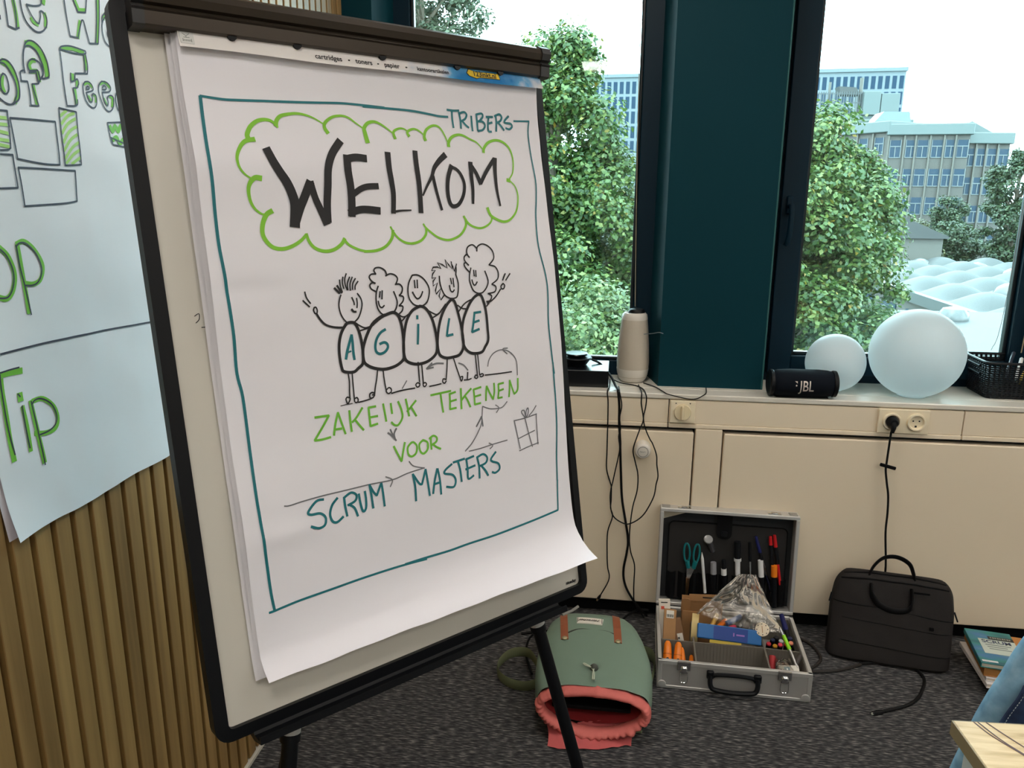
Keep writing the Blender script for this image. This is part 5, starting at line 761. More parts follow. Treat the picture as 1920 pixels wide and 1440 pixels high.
cable('laptop_cable', 'black cable under the laptop bag ending in a flat plug on the carpet', [(.847, 2.401, .005), (.93, 2.42, .005), (1.01, 2.40, .005), (1.026, 2.355, .005), (1.018, 2.32, .005), (.998, 2.282, .005), (.968, 2.234, .005), (.931, 2.200, .005), (.886, 2.174, .005), (.840, 2.153, .005)], .0048, plug=(.034, .0075), group='floor cables')
cable('coiled_cable', 'dark brown cable curling on the carpet right of the metal case', [(.672, 2.535, .006), (.693, 2.518, .006), (.711, 2.499, .006), (.722, 2.464, .006), (.727, 2.430, .006), (.722, 2.401, .006), (.700, 2.369, .006), (.676, 2.345, .006), (.682, 2.332, .006), (.711, 2.336, .006), (.745, 2.344, .006), (.79, 2.362, .006), (.847, 2.395, .006)], .0048, mat('brown_cable', S(34, 28, 24), .55), group='floor cables')
M_cord = mat('beige_blind_cord', S(176, 160, 130), .7)
cable('blind_cord', 'thin blind cord hanging straight down the first window to the beige speaker', [(.045, 2.852, 2.44), (.058, 2.848, 1.7), (.074, 2.80, 1.112)], .0012, M_cord, group='blind cords')
cable('blind_cord', 'thin dark blind cord joining the top of the beige speaker', [(.052, 2.852, 2.44), (.066, 2.846, 1.5), (.080, 2.79, 1.108)], .0011, M_blackm, group='blind cords')
cable('blind_cord', 'beige blind cord along the right frame of the second window', [(1.43, 2.838, 2.44), (1.415, 2.836, 1.6), (1.395, 2.834, .98)], .0022, M_cord, group='blind cords')
cable('blind_cord', 'fine blind cord crossing the right part of the second window pane', [(1.345, 2.84, 2.44), (1.325, 2.84, 1.2), (1.300, 2.84, .985)], .0009, M_grey, group='blind cords')

# ================================================================== aluminium case with its contents
CX, CY, CA = .178, 2.187, R(-1.7)
CM = Matrix.Translation((CX, CY, 0)) @ Matrix.Rotation(CA, 4, 'Z')
def CL(x, y, z=0): return CM @ Vector((x, y, z))
W_, D_, H_ = .457, .336, .098
ca = thing('tool_case', 'open aluminium case full of drawing supplies on the carpet', 'case', (CX, CY, 0), CA)
M_case = mat('case_grey_panel', S(170, 167, 163), .5, metal=.15)
M_lining = mat('case_grey_lining', S(120, 114, 104), .8)
b = nb()
for a in ((0, W_, 0, .006), (0, W_, D_ - .006, D_), (0, .006, .006, D_ - .006), (W_ - .006, W_, .006, D_ - .006)): box(b, a[0], a[1], a[2], a[3], .004, H_ - .012)
box(b, .004, W_ - .004, .004, D_ - .004, .003, .008)
obj('tray', b, M_case, ca)
b = nb()
for a in ((-.002, W_ + .002, -.002, .010), (-.002, W_ + .002, D_ - .010, D_ + .002), (-.002, .010, .010, D_ - .010), (W_ - .010, W_ + .002, .010, D_ - .010)):
    box(b, a[0], a[1], a[2], a[3], H_ - .014, H_, bev=.0015); box(b, a[0], a[1], a[2], a[3], .001, .012, bev=.0015)
for x in (-.002, W_ - .012):
    for y in (-.002, D_ - .012): box(b, x, x + .014, y, y + .014, .001, H_, bev=.002)
obj('edge_profile', b, M_alu, ca)
for x in (.014, W_ - .014):
    b = nb(); lathe(b, [(0, 0), (.013, 0), (.012, .004), (.004, .005), (0, .005)], 20, M=Matrix.Translation((x, -.002, .016)) @ Matrix.Rotation(R(90), 4, 'X')); obj('corner_stud', b, M_alu, ca, smooth=True)
for x in (.078, .378):      # the two latches
    b = nb(); box(b, x - .020, x + .020, -.006, -.001, .070, H_ + .001, bev=.001); la = obj('latch', b, M_chrome, ca)
    b = nb(); box(b, x - .010, x + .010, -.012, -.005, .062, .084, bev=.003); tube(b, smooth_path([(x - .011, -.008, .068), (x - .012, -.009, .045), (x - .010, -.009, .033), (x, -.009, .030), (x + .010, -.009, .033), (x + .012, -.009, .045), (x + .011, -.008, .068)], 3), .0016, 6); obj('latch_loop', b, M_chrome, la, smooth=True)
b = nb(); tube(b, smooth_path([(.158, -.010, .066), (.158, -.018, .044), (.164, -.022, .030), (.18, -.024, .025), (.2285, -.026, .023), (.277, -.024, .025), (.293, -.022, .030), (.299, -.018, .044), (.299, -.010, .066)], 5), .0075, 8)
tube(b, smooth_path([(.166, -.006, .062), (.18, -.008, .069), (.2285, -.009, .072), (.277, -.008, .069), (.291, -.006, .062)], 4), .0065, 8)
for x in (.158, .299): box(b, x - .011, x + .011, -.014, .0, .054, .080, bev=.003)
obj('handle', b, M_black, ca, smooth=True)
# lid
LS, LN = Vector((0, .0867, .9962)), Vector((0, -.9962, .0867)); LO = Vector((0, D_ + .004, H_ + .004))
def LD(x, s_, n): return LO + Vector((x, 0, 0)) + LS * s_ + LN * n
LM = Matrix(((1, 0, 0, LO.x), (0, LN.y, LS.y, LO.y), (0, LN.z, LS.z, LO.z), (0, 0, 0, 1)))   # local x, n, s
def lbox(b, x0, x1, n0, n1, s0, s1, bev=0): box(b, x0, x1, n0, n1, s0, s1, bev=bev, M=LM)
HL = .345
b = nb(); lbox(b, 0, W_, -.052, -.048, 0, HL)
for a in ((0, .005, 0, HL), (W_ - .005, W_, 0, HL), (.005, W_ - .005, 0, .005), (.005, W_ - .005, HL - .005, HL)): lbox(b, a[0], a[1], -.048, -.008, a[2], a[3])
lid = obj('lid', b, mat('lid_dark_lining', S(40, 42, 44), .8), ca)
b = nb()
for a in ((-.003, W_ + .003, HL - .009, HL + .003), (-.003, W_ + .003, -.003, .008), (-.003, .009, .008, HL - .009), (W_ - .009, W_ + .003, .008, HL - .009)): lbox(b, a[0], a[1], -.055, 0, a[2], a[3], bev=.0015)
obj('lid_profile', b, M_alu, lid)
for x in (.078, .378):
    b = nb(); lbox(b, x - .022, x + .022, -.028, -.006, HL + .002, HL + .0065, bev=.001); lbox(b, x - .010, x + .010, -.024, -.010, HL + .005, HL + .0095, bev=.001); obj('latch_catch', b, M_chrome, lid)
for x in (.016, W_ - .016):
    b = nb(); lbox(b, x - .014, x + .014, -.04, -.012, HL + .002, HL + .0055, bev=.0015); obj('lid_corner', b, M_grey, lid)
# tool organiser panel in the lid
b = nb(); prism(b, rrect(.030, .428, .012, .295, .018), lambda x, s_, n: LD(x, s_, n), -.040, -.028); og = obj('organiser_panel', b, mat('organiser_black', S(28, 26, 25), .75), lid, world=False)
b = nb(); tube(b, [LD(x, s_, -.028) for x, s_ in rrect(.030, .428, .012, .295, .018)] + [LD(*rrect(.030, .428, .012, .295, .018)[0], -.028)], .0022, 6); obj('piping', b, M_blackm, og)
b = nb(); prism(b, rrect(.192, .242, .245, .345, .020), lambda x, s_, n: LD(x, s_, n), -.030, -.018); obj('closure_tab', b, M_blackm, og); b = nb(); prism(b, rrect(.207, .227, .256, .274, .003), lambda x, s_, n: LD(x, s_, n), -.018, -.012); obj('clasp', b, M_black, og)
pk = [.045, .085, .122, .155, .188, .224, .268, .312, .350, .388, .418]
for k, x in enumerate(pk):     # elastic pen loops, low row
    b = nb(); grid(b, 7, 3, lambda a, t: LD(x - .016 + .032 * a, .02 + .095 * t, -.027 + .017 * math.sin(math.pi * a))); obj('pen_loop', b, M_blackm, og, smooth=True)
# ribbed dividers in the tray
def ribbed(n, x0, y0, x1, y1, z0=.008, z1=.088, pitch=.0105):
    d = Vector((x1 - x0, y1 - y0, 0)); L = d.length; Mx = Matrix.Translation((x0, y0, 0)) @ Matrix.Rotation(math.atan2(d.y, d.x), 4, 'Z')
    b = nb(); box(b, 0, L, -.0012, .0012, z0, z1, M=Mx); x = 0
    while x + pitch * .8 < L: box(b, x, x + pitch * .78, -.0028, .0028, z0, z1 - .001, M=Mx); x += pitch
    obj(n, b, M_lining, ca)
ribbed('divider', .008, .136, .114, .134); ribbed('divider', .118, .134, .336, .140); ribbed('divider', .340, .138, W_ - .008, .133)
ribbed('divider', .116, .010, .116, D_ - .01); ribbed('divider', .338, .010, .338, D_ - .01)
ribbed('lining', W_ - .0085, .010, W_ - .0085, D_ - .01); ribbed('lining', .0085, .010, .0085, D_ - .01); ribbed('lining', .010, D_ - .009, W_ - .010, D_ - .009); ribbed('lining', .010, .0095, W_ - .010, .0095)

def rod(name, label, cat, a, e, parts, seg=12, group=None):
    """a pen-like thing from a to e; parts are (name, t0, t1, r0, r1, material)"""
    a, e = Vector(a), Vector(e); t = thing(name, label, cat, tuple(a), group=group)
    for nm, t0, t1, r0, r1, m in parts:
        b = nb(); tube(b, [a + (e - a) * t0, a + (e - a) * t1], [r0, r1], seg); obj(nm, b, m, t, smooth=True, world=True)
    return t
M_or = mat('orange_plastic', S(240, 128, 22), .4); M_kraft = mat('kraft_card', S(176, 132, 88), .8, var=.06, vscale=60); M_kraft2 = mat('kraft_card_dark', S(140, 104, 72), .8, var=.06, vscale=60)
M_bwhite = mat('pen_white', S(236, 230, 224), .4); M_bred = mat('pen_red', S(196, 28, 34), .35); M_bblue = mat('pen_blue', S(22, 28, 88), .35); M_clearp = clear_mat('clear_pen_barrel', (.75, .78, .8, 1), .12)
# orange safety cutters in the front left compartment
for k, (x, y, dx, lab) in enumerate(((.030, .060, .002, 'orange safety cutter leftmost in the front compartment of the case'), (.062, .058, .004, 'orange safety cutter second from left in the front compartment'), (.085, .052, -.008, 'thin orange cutter lying third in the front compartment'), (.102, .045, .006, 'short orange cutter against the right divider of the front compartment'))):
    r_ = .0145 if k < 2 else .009
    a, e = CL(x, y - .022, .018), CL(x + dx, y + .055, .094 if k < 2 else .08 - .02 * (k == 3)); t = thing('safety_cutter', lab, 'cutter', tuple(a), group='orange cutters in the case')
    d = (e - a); b = nb(); tube(b, [a, a + d * .15, a + d * .6, a + d * .92, e], [r_ * .85, r_, r_ * .95, r_ * .75, r_ * .4], 14, flat=None); obj('body', b, M_or, t, smooth=True, world=True)
    if k < 2:
        side = d.normalized().cross(Vector((1, 0, 0))).normalized()
        if side.y > 0: side = -side
        c_ = a + d * .42 + side * r_ * .82; b = nb(); lathe(b, [(0, 0), (.0062, 0), (.0058, .003), (0, .0032)], 16, M=Matrix.Translation(c_) @ align_z(side) @ Matrix.Scale(1.5, 4, (0, 1, 0))); obj('blade_slot', b, M_black, t, smooth=True, world=True)
        b = nb(); tube(b, [a + d * .60, a + d * .62], r_ * .985, 14); obj('seam_ring', b, mat('orange_dark', S(190, 92, 14), .5), t, world=True)
# flat packs standing in the back left compartment
def card(name, label, x0, x1, y0, z0, h, th, tilt, roll, m, extras=()):
    Mx = CM @ Matrix.Translation(((x0 + x1) / 2, y0, z0)) @ Matrix.Rotation(tilt, 4, 'X') @ Matrix.Rotation(roll, 4, 'Y'); w2 = (x1 - x0) / 2
    t = thing(name, label, 'box', tuple(Mx.translation)); b = nb(); box(b, -w2, w2, 0, th, 0, h, bev=.001, M=Mx); bo_ = obj('carton', b, m, t, world=True)
    for nm, a, c_, s0, s1, mm in extras:
        b = nb(); box(b, a * w2, c_ * w2, -.0008, .0002, s0 * h, s1 * h, M=Mx); obj(nm, b, mm, t, world=True)
    return t, Mx, w2
M_print = mat('dark_print', S(40, 34, 32), .6); M_red = mat('red_print', S(214, 84, 60), .5); M_lab = mat('white_label', S(232, 226, 214), .6)
card('white_pack', 'white slim pack with a red square standing at the back left of the case', .013, .051, .205, .010, .165, .010, R(-16), R(-4), mat('white_card', S(232, 222, 208), .6), [('hanging_slot', -.6, .55, .925, .945, M_print), ('red_square', -.62, -.05, .80, .86, M_red)])
t, Mx, w2 = card('kraft_box', 'tall kraft cardboard box with a barcode label in the case', .018, .058, .158, .010, .152, .020, R(-22), R(1), M_kraft, [('barcode_label', -.62, .62, .82, .985, M_lab), ('print_line', -.75, .7, .30, .306, M_kraft2), ('print_line', -.75, .7, .22, .226, M_kraft2)])
b = nb()
for i in range(9): box(b, -.011 + i * .0025, -.0098 + i * .0025 + (.0004 if i % 3 else 0), -.0014, -.0007, .128, .137, M=Mx)
obj('barcode', b, M_print, t, world=True)
card('kraft_box', 'darker kraft box leaning right with a small printed label', .068, .104, .180, .012, .115, .024, R(-20), R(-14), M_kraft2, [('price_label', -.25, .75, .28, .58, M_lab), ('label_print', -.2, .2, .22, .34, M_print), ('label_print', -.2, .15, .42, .48, M_print)])
# open kraft box with a rounded flap behind
ob_ = thing('open_carton', 'open kraft carton with a rounded flap behind the plastic bag', 'box', tuple(CL(.145, .30, .01)))
b = nb()
for a in ((.082, .215, .296, .2985, .01, .165), (.082, .0845, .262, .296, .01, .16), (.2125, .215, .262, .296, .01, .16), (.082, .215, .262, .2645, .01, .125)): box(b, a[0], a[1], a[2], a[3], a[4], a[5], M=CM)
obj('carton', b, M_kraft, ob_, world=True)
b = nb(); prism(b, rrect(.078, .108, .118, .176, .012), lambda x, z, y: CL(x, y - (z - .118) * .25, z), .268, .2705); obj('flap', b, M_kraft, ob_, world=True)
b = nb(); prism(b, [(.105, .150), (.215, .158), (.215, .182), (.105, .176)], lambda x, z, y: CL(x, y, z), .286, .288); fl = obj('flap', b, M_kraft, ob_, world=True)
b = nb(); box(b, .150, .205, .2852, .286, .166, .170, M=CM); obj('flap_slot', b, M_print, fl, world=True)
# roll of masking tape on edge
tp = thing('masking_tape', 'roll of cream masking tape standing on edge by the left divider', 'tape', tuple(CL(.112, .215, .06)))
Mt = CM @ Matrix.Translation((.124, .215, .088)) @ Matrix.Rotation(R(90), 4, 'Y') @ Matrix.Rotation(R(6), 4, 'X')
b = nb(); lathe(b, [(.036, -.011), (.050, -.011), (.050, .011), (.036, .011), (.036, -.011)], 40, M=Mt); obj('tape_roll', b, mat('masking_tape_cream', S(214, 190, 132), .7), tp, smooth=True, world=True)
b = nb(); lathe(b, [(.0345, -.0112), (.036, -.0112), (.036, .0112), (.0345, .0112), (.0345, -.0112)], 40, M=Mt); obj('core', b, mat('tape_core_red', S(150, 60, 48), .7), tp, smooth=True, world=True)
# blue flat tin resting on the divider
bt = thing('blue_box', 'flat blue plastic pencil box lying across the middle of the case', 'box', tuple(CL(.23, .16, .10)))
Mb = CM @ Matrix.Translation((.228, .148, .092)) @ Matrix.Rotation(R(-1), 4, 'Z') @ Matrix.Rotation(R(2), 4, 'Y') @ Matrix.Rotation(R(-30), 4, 'X')
b = nb(); box(b, -.102, .102, 0, .016, 0, .047, bev=.004, M=Mb, seg=2); obj('shell', b, mat('blue_plastic', S(34, 104, 170), .35), bt, world=True)
b = nb(); box(b, -.050, .058, -.0008, .001, .003, .044, M=Mb); sb = obj('dark_band', b, mat('blue_band', S(22, 62, 140), .35), bt, world=True)
b = nb(); box(b, .022, .048, -.0013, -.0006, .021, .026, M=Mb); box(b, .012, .016, -.0013, -.0006, .018, .029, M=Mb); obj('print_mark', b, mat('lilac_print', S(150, 110, 190), .5), sb, world=True)
b = nb(); box(b, -.060, .040, .004, .016, -.010, .002, M=Mb); obj('yellow_edge', b, mat('yellow_card', S(206, 180, 70), .6), bt, world=True)
# black markers bundled in the back right compartment
caps = [((.356, .168), S(196, 44, 60), 'red'), ((.374, .158), S(206, 150, 40), 'yellow'), ((.392, .168), S(206, 60, 80), 'rose'), ((.398, .190), S(190, 190, 190), 'grey'), ((.412, .172), S(200, 52, 40), 'scarlet'), ((.428, .184), S(222, 140, 110), 'salmon'), ((.372, .192), S(30, 40, 70), 'navy'), ((.386, .210), S(28, 28, 32), 'black'), ((.430, .212), S(26, 34, 76), 'blue')]
for (x, y), c_, nm in caps:
    rod('marker', 'black marker with a %s end cap standing in the back right compartment' % nm, 'marker', CL(x, y + .02, .010), CL(x, y, .088), [('barrel', 0, .95, .0085, .0085, M_black), ('end_cap', .95, 1.0, .0078, .007, mat('marker_cap_' + nm, c_, .4))], group='markers in the back right compartment')
rod('marker', 'long black marker leaning along the right wall of the case', 'marker', CL(.440, .17, .04), CL(.418, .318, .110), [('barrel', 0, .62, .0085, .0085, M_black), ('cap', .62, 1, .0093, .008, M_bblue)])
rod('marker', 'dark grey marker poking out at the front right of the case', 'marker', CL(.405, .052, .05), CL(.438, .088, .104), [('barrel', 0, 1, .0075, .0075, mat('grey_marker_body', S(70, 62, 58), .5))])
gp = rod('fineliner', 'clear fineliner with a lime green grip slanting over the markers', 'pen', CL(.427, .058, .075), CL(.386, .165, .150), [('barrel', 0, .45, .0042, .0046, mat('silver_barrel', S(176, 172, 168), .3, metal=.6)), ('grip', .45, .80, .0062, .0062, mat('lime_grip', S(150, 226, 24), .4)), ('clear_cap', .80, 1.0, .006, .0045, M_clearp)])
# small items front right
card('label_card', 'small white card with blue stripes in the front right corner of the case', .372, .432, .030, .062, .038, .012, R(-58), R(-4), M_lab, [('blue_stripe', -.6, .5, .12, .42, mat('sky_blue_print', S(70, 160, 214), .5)), ('grey_stripe', -.5, .1, .55, .85, mat('pale_blue_print', S(170, 196, 210), .5))])
rod('eraser', 'short red eraser by the right divider', 'eraser', CL(.352, .05, .03), CL(.358, .105, .082), [('body', 0, 1, .010, .010, mat('eraser_red', S(170, 44, 48), .7)), ('sleeve', -.05, .35, .0112, .0112, mat('eraser_pink', S(214, 150, 160), .7))])
cp_ = thing('sachet', 'small clear sachet of brown clips in the front right compartment', 'bag', tuple(CL(.385, .06, .06)))
b = nb(); grid(b, 14, 12, lambda a, t: CL(.362 + .05 * a, .04 + .065 * t, .078 + .012 * math.sin(math.pi * a) * math.sin(math.pi * t) + .003 * noise.noise((a * 6, t * 6, 1)))); obj('film', b, clear_mat('sachet_film', (.82, .8, .76, 1), .18, .12), cp_, smooth=True, world=True, angle=0)
b = nb()
for k in range(9): box(b, .370 + (k % 3) * .012, .379 + (k % 3) * .012, .046 + (k // 3) * .015, .056 + (k // 3) * .015, .066, .074, M=CM)
obj('clips', b, mat('brown_clip', S(120, 80, 50), .6), cp_, world=True)
# crumpled zip bag with bits inside
zb = thing('zip_bag', 'crumpled clear zip bag with coloured supplies heaped in the case', 'bag', tuple(CL(.27, .25, .09)))
def zbag(a, t):
    # a: left to right along the mouth, t: bottom (0) to the folded-up tip (1)
    lo_ = Vector((.122 + .276 * a, .205 - .030 * a, .150 - .028 * a)); hi_ = Vector((.270 + .055 * a, .318 + .012 * a, .250 - .006 * a))
    p = lo_ + (hi_ - lo_) * t; bul = math.sin(math.pi * min(1, a * 1.0)) * math.sin(math.pi * (t * .9 + .08))
    cr2 = noise.noise((a * 3.2 + t * 2, t * 3.4, 3)) * .020 + abs(noise.noise((a * 6 - t * 3, t * 4.5 + a * 3, 8))) * .014
    return CL(*(p + Vector((0, -.030 * bul, .018 * bul)) + Vector((0, -.8, .5)) * cr2))
M_zip = clear_mat('zip_bag_film', (.90, .89, .87, 1), .05, .26, (1, .97, .92, 1))
b = nb(); grid(b, 46, 40, zbag); obj('front_film', b, M_zip, zb, smooth=True, world=True, angle=0)
b = nb(); grid(b, 24, 20, lambda a, t: zbag(a, t) + Vector((0, .045 * math.sin(math.pi * a) * math.sin(math.pi * t) + .004, -.012 * math.sin(math.pi * a)))); obj('back_film', b, M_zip, zb, smooth=True, world=True, angle=0)
b = nb(); tube(b, [zbag(.02 + .0 * t, t) + Vector((0, -.001, 0)) for t in np.linspace(0, 1, 24)], .0016, 6); obj('zip_seal', b, mat('seal_grey', S(150, 146, 138), .4), zb, smooth=True, world=True)
for nm, lab, a, e, r_, c_ in (('highlighter', 'orange highlighter inside the zip bag', (.190, .195, .105), (.225, .235, .118), .008, S(250, 130, 40)), ('highlighter', 'pink highlighter inside the zip bag', (.205, .192, .102), (.255, .225, .104), .007, S(238, 80, 110)), ('marker', 'black marker inside the zip bag', (.262, .200, .105), (.295, .245, .150), .008, S(26, 26, 28)), ('marker', 'blue marker inside the zip bag', (.225, .215, .118), (.275, .25, .128), .009, S(60, 100, 160)), ('marker', 'dark capped marker at the right of the zip bag', (.300, .190, .105), (.322, .235, .155), .009, S(36, 34, 34)), ('yellow_note', 'yellow crayon inside the zip bag', (.176, .205, .105), (.196, .24, .135), .007, S(214, 170, 80))):
    rod('crayon' if nm == 'yellow_note' else nm, lab, 'pen', CL(*a), CL(*e), [('barrel', 0, .7, r_, r_, mat('bag_' + lab.split()[0], c_, .4)), ('cap', .7, 1, r_ * 1.1, r_, mat('bag_' + lab.split()[0], c_, .4))], group='supplies inside the zip bag')
wd = thing('white_dial', 'round white dial with black dots at the right of the zip bag', 'dial', tuple(CL(.333, .182, .128)))
Mw = CM @ Matrix.Translation((.333, .176, .130)) @ align_z((-.1, -.75, .65))
b = nb(); lathe(b, [(0, 0), (.022, 0), (.0225, .003), (.021, .005), (0, .0055)], 30, M=Mw); obj('disc', b, mat('dial_cream', S(228, 212, 186), .5), wd, smooth=True, world=True)
b = nb()
for k in range(8): a = 2 * math.pi * k / 8; lathe(b, [(0, .005), (.0018, .005), (.0016, .0064), (0, .0064)], 8, M=Mw @ Matrix.Translation((.017 * math.cos(a), .017 * math.sin(a), 0)))
obj('dots', b, M_black, wd, world=True)
b = nb(); box(b, -.001, .001, -.011, .011, .0052, .0062, M=Mw); obj('pointer', b, M_kraft, wd, world=True)
# tools in the lid organiser
def LP(x, z, n=-.012): return CM @ LD(x, z - H_ - .004, n)
sc_ = thing('scissors', 'scissors with teal handles tucked in the lid of the case', 'scissors', tuple(LP(.100, .13)), group=None)
for s_ in (-1, 1):
    cx = .111 + s_ * .0165
    loop = [(cx + s_ * .010 * math.sin(a) * (1.0) + s_ * .002 * math.cos(a), .291 + .034 * math.cos(a)) for a in np.linspace(0, 2 * math.pi, 25)]
    b = nb(); tube(b, [LP(x, z) for x, z in loop], .0036, 8, caps=False)
    tube(b, [LP(cx - s_ * .002, .262), LP(cx - s_ * .008, .236)], [.0085, .0075], 8); obj('handle', b, mat('teal_handle', S(8, 108, 112), .4), sc_, smooth=True, world=True)
    b = nb(); prism(b, [(cx - s_ * .002, .242), (cx - s_ * .016, .242), (.102 - s_ * .006, .20), (.100 - s_ * .003, .12), (.104, .12), (.104 + s_ * .006, .20)], lambda x, z, n: LP(x, z, n), -.0125 + s_ * .0008, -.011 + s_ * .0008); obj('blade', b, M_chrome, sc_, world=True)
def lidpen(name, label, x0, z0, x1, z1, parts, n=-.012): return rod(name, label, 'pen', LP(x0, z0, n), LP(x1, z1, n), parts, group='pens in the lid of the case')
lidpen('stylus', 'slim white pointed stylus next to the scissors in the lid', .164, .15, .145, .297, [('shaft', 0, .84, .0052, .0052, M_bwhite), ('tip', .84, 1, .0052, .0008, M_bwhite)])
lidpen('marker', 'black marker with a grey translucent cap in the lid', .194, .14, .186, .264, [('barrel', 0, .66, .0085, .0085, M_black), ('cap', .66, 1, .0105, .0098, mat('pen_grey', S(148, 148, 152), .35))])
lidpen('marker', 'black marker with a short white collar in the lid', .230, .14, .220, .275, [('barrel', 0, .6, .0085, .0085, M_black), ('collar', .6, .77, .0092, .0092, M_bwhite), ('nib_cap', .77, 1, .008, .0075, M_black)])
tt = lidpen('marker', 'thick black marker with a white clip cap in the middle of the lid', .276, .14, .262, .345, [('barrel', 0, .41, .009, .009, M_black), ('cap', .41, .68, .0085, .009, M_bwhite), ('cap_rim', .66, .71, .0125, .0125, M_bwhite), ('body', .71, 1, .0115, .011, M_black)])
lidpen('pen', 'silver pen with a dark top right of the thick marker', .320, .14, .303, .345, [('barrel', 0, .68, .0052, .0052, M_clearp), ('refill', .1, .66, .0022, .0022, M_bwhite), ('top', .68, 1, .0058, .005, M_black)])
lidpen('marker', 'black marker with a white clipped cap in the lid', .360, .13, .342, .284, [('barrel', 0, .62, .0088, .0088, M_black), ('cap', .62, 1, .0098, .0092, M_bwhite)])
lidpen('pen', 'clear ballpoint with a navy clip in the lid', .385, .17, .322, .366, [('barrel', 0, .58, .005, .005, M_clearp), ('refill', .0, .3, .003, .003, M_bblue), ('grip', .58, .72, .0055, .0055, M_black), ('clip_top', .72, 1, .0062, .005, M_bblue)], n=-.016)
lidpen('pen', 'black pen with a red click top in the lid', .392, .20, .370, .370, [('barrel', 0, .82, .0062, .0062, M_black), ('click_top', .82, 1, .0066, .005, M_bred)], n=-.018)
lidpen('pen', 'long red ballpoint rightmost in the lid', .414, .20, .383, .376, [('barrel', 0, .42, .0052, .0052, M_bred), ('grip', .42, .76, .0062, .0062, M_black), ('click_top', .76, 1, .0064, .005, M_bred)], n=-.017)
lidpen('marker', 'black marker with an orange cap near the right edge of the lid', .398, .12, .388, .270, [('barrel', 0, .74, .0092, .0092, M_black), ('cap', .74, 1, .0105, .0102, M_or)], n=-.008)
ln = thing('magnifier', 'small clear loupe held in the lid above the stylus', 'loupe', tuple(LP(.166, .33)))
b = nb(); lathe(b, [(0, 0), (.014, 0), (.016, .004), (.014, .009), (0, .011)], 24, M=Matrix.Translation(LP(.164, .343, -.014)) @ CM.to_3x3().to_4x4() @ align_z(LN + Vector((0, 0, .8)))); obj('lens', b, mat('loupe_grey', S(150, 150, 150), .15), ln, smooth=True, world=True)
b = nb(); tube(b, [LP(.168, .336, -.015), LP(.182, .300, -.018)], [.010, .0085], 10); obj('holder', b, mat('loupe_smoke', S(60, 60, 64), .3), ln, smooth=True, world=True)

# ================================================================== backpack
M_sage = mat('sage_canvas', S(118, 140, 124), .8, var=.05, vscale=6, bump=.25, bscale=700)
M_leather = mat('tan_leather', S(150, 82, 52), .5, var=.08, vscale=40)
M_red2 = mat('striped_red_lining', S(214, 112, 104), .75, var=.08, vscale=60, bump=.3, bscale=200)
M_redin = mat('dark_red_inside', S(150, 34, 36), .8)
M_khaki = mat('khaki_webbing', S(110, 116, 84), .8, bump=.3, bscale=500)
bp = thing('backpack', 'sage green backpack lying open with a red drawstring lining', 'backpack', (-.02, 2.13, 0))
ST = [(1.945, -.018, .160, .150), (1.98, -.018, .168, .162), (2.05, -.020, .174, .174), (2.12, -.022, .172, .182), (2.20, -.026, .160, .186), (2.27, -.029, .146, .180), (2.32, -.030, .130, .160), (2.345, -.031, .112, .130), (2.358, -.031, .085, .095)]
STa = np.array(ST)
def bsec(y): return [float(np.interp(y, STa[:, 0], STa[:, k])) for k in (1, 2, 3)]
def bpt(y, a, o=0):
    cx, hw, h = bsec(y); e = .62; ca_, sa_ = math.cos(a), math.sin(a)
    return Vector((cx + (hw + o) * math.copysign(abs(ca_) ** e, ca_), y, max(.001, h / 2 + (h / 2 + o) * math.copysign(abs(sa_) ** e, sa_) + .004 * noise.noise((cx + 3 * ca_, y * 9, sa_ * 2)))))
def btop(x, y):
    cx, hw, h = bsec(y); q = min(1, abs((x - cx) / hw)); return h / 2 + h / 2 * max(0, 1 - q ** (2 / .62)) ** (.62 / 2)
b = nb(); ys = np.linspace(1.945, 2.358, 40); Vg = grid(b, 44, len(ys), lambda u, v: bpt(float(ys[round(v * (len(ys) - 1))]), 2 * math.pi * u), closeu=True); b.faces.new(Vg[-1]); obj('body', b, M_sage, bp, smooth=True, world=True, angle=60)
def strip(name, cl, w2, m, off=.003, parent=bp, n=16):
    P = smooth_path([Vector((x, y, 0)) for x, y in cl], 6); b = nb(); rows = []
    for i, p in enumerate(P):
        t = (P[min(i + 1, len(P) - 1)] - P[max(i - 1, 0)]).normalized(); s_ = Vector((-t.y, t.x, 0)); rows.append([])
        for k in (-1, 0, 1): q = p + s_ * w2 * k; rows[-1].append((q, btop(q.x, q.y) + off))
    vt = [[b.verts.new((q.x, q.y, z)) for q, z in r_] for r_ in rows]; vb_ = [[b.verts.new((q.x, q.y, z - .004)) for q, z in r_] for r_ in rows]
    for i in range(len(P) - 1):
        for k in (0, 1): b.faces.new((vt[i][k], vt[i][k + 1], vt[i + 1][k + 1], vt[i + 1][k]))
        for k in (0, 2): b.faces.new((vt[i][k], vt[i + 1][k], vb_[i + 1][k], vb_[i][k]))
    for e_ in (0, -1): b.faces.new((vt[e_][0], vt[e_][1], vt[e_][2], vb_[e_][2], vb_[e_][1], vb_[e_][0]))
    return obj(name, b, m, parent, world=True)
for x0, x1 in ((-.128, -.112), (.042, .050)):
    s1 = strip('leather_strap', [(x0, 2.325), ((x0 + x1) / 2, 2.22), (x1, 2.125)], .0115, M_leather)
    b = nb(); z = btop(x1, 2.128) + .003; lathe(b, [(0, 0), (.0085, 0), (.0085, .003), (.005, .0055), (0, .006)], 16, M=Matrix.Translation((x1, 2.128, z))); obj('rivet', b, mat('brass_rivet', S(180, 166, 130), .35, metal=.7), s1, smooth=True, world=True)
lb = strip('label_patch', [(-.080, 2.232), (-.040, 2.233), (.002, 2.230)], .0195, M_lab, .0035)
b = nb()
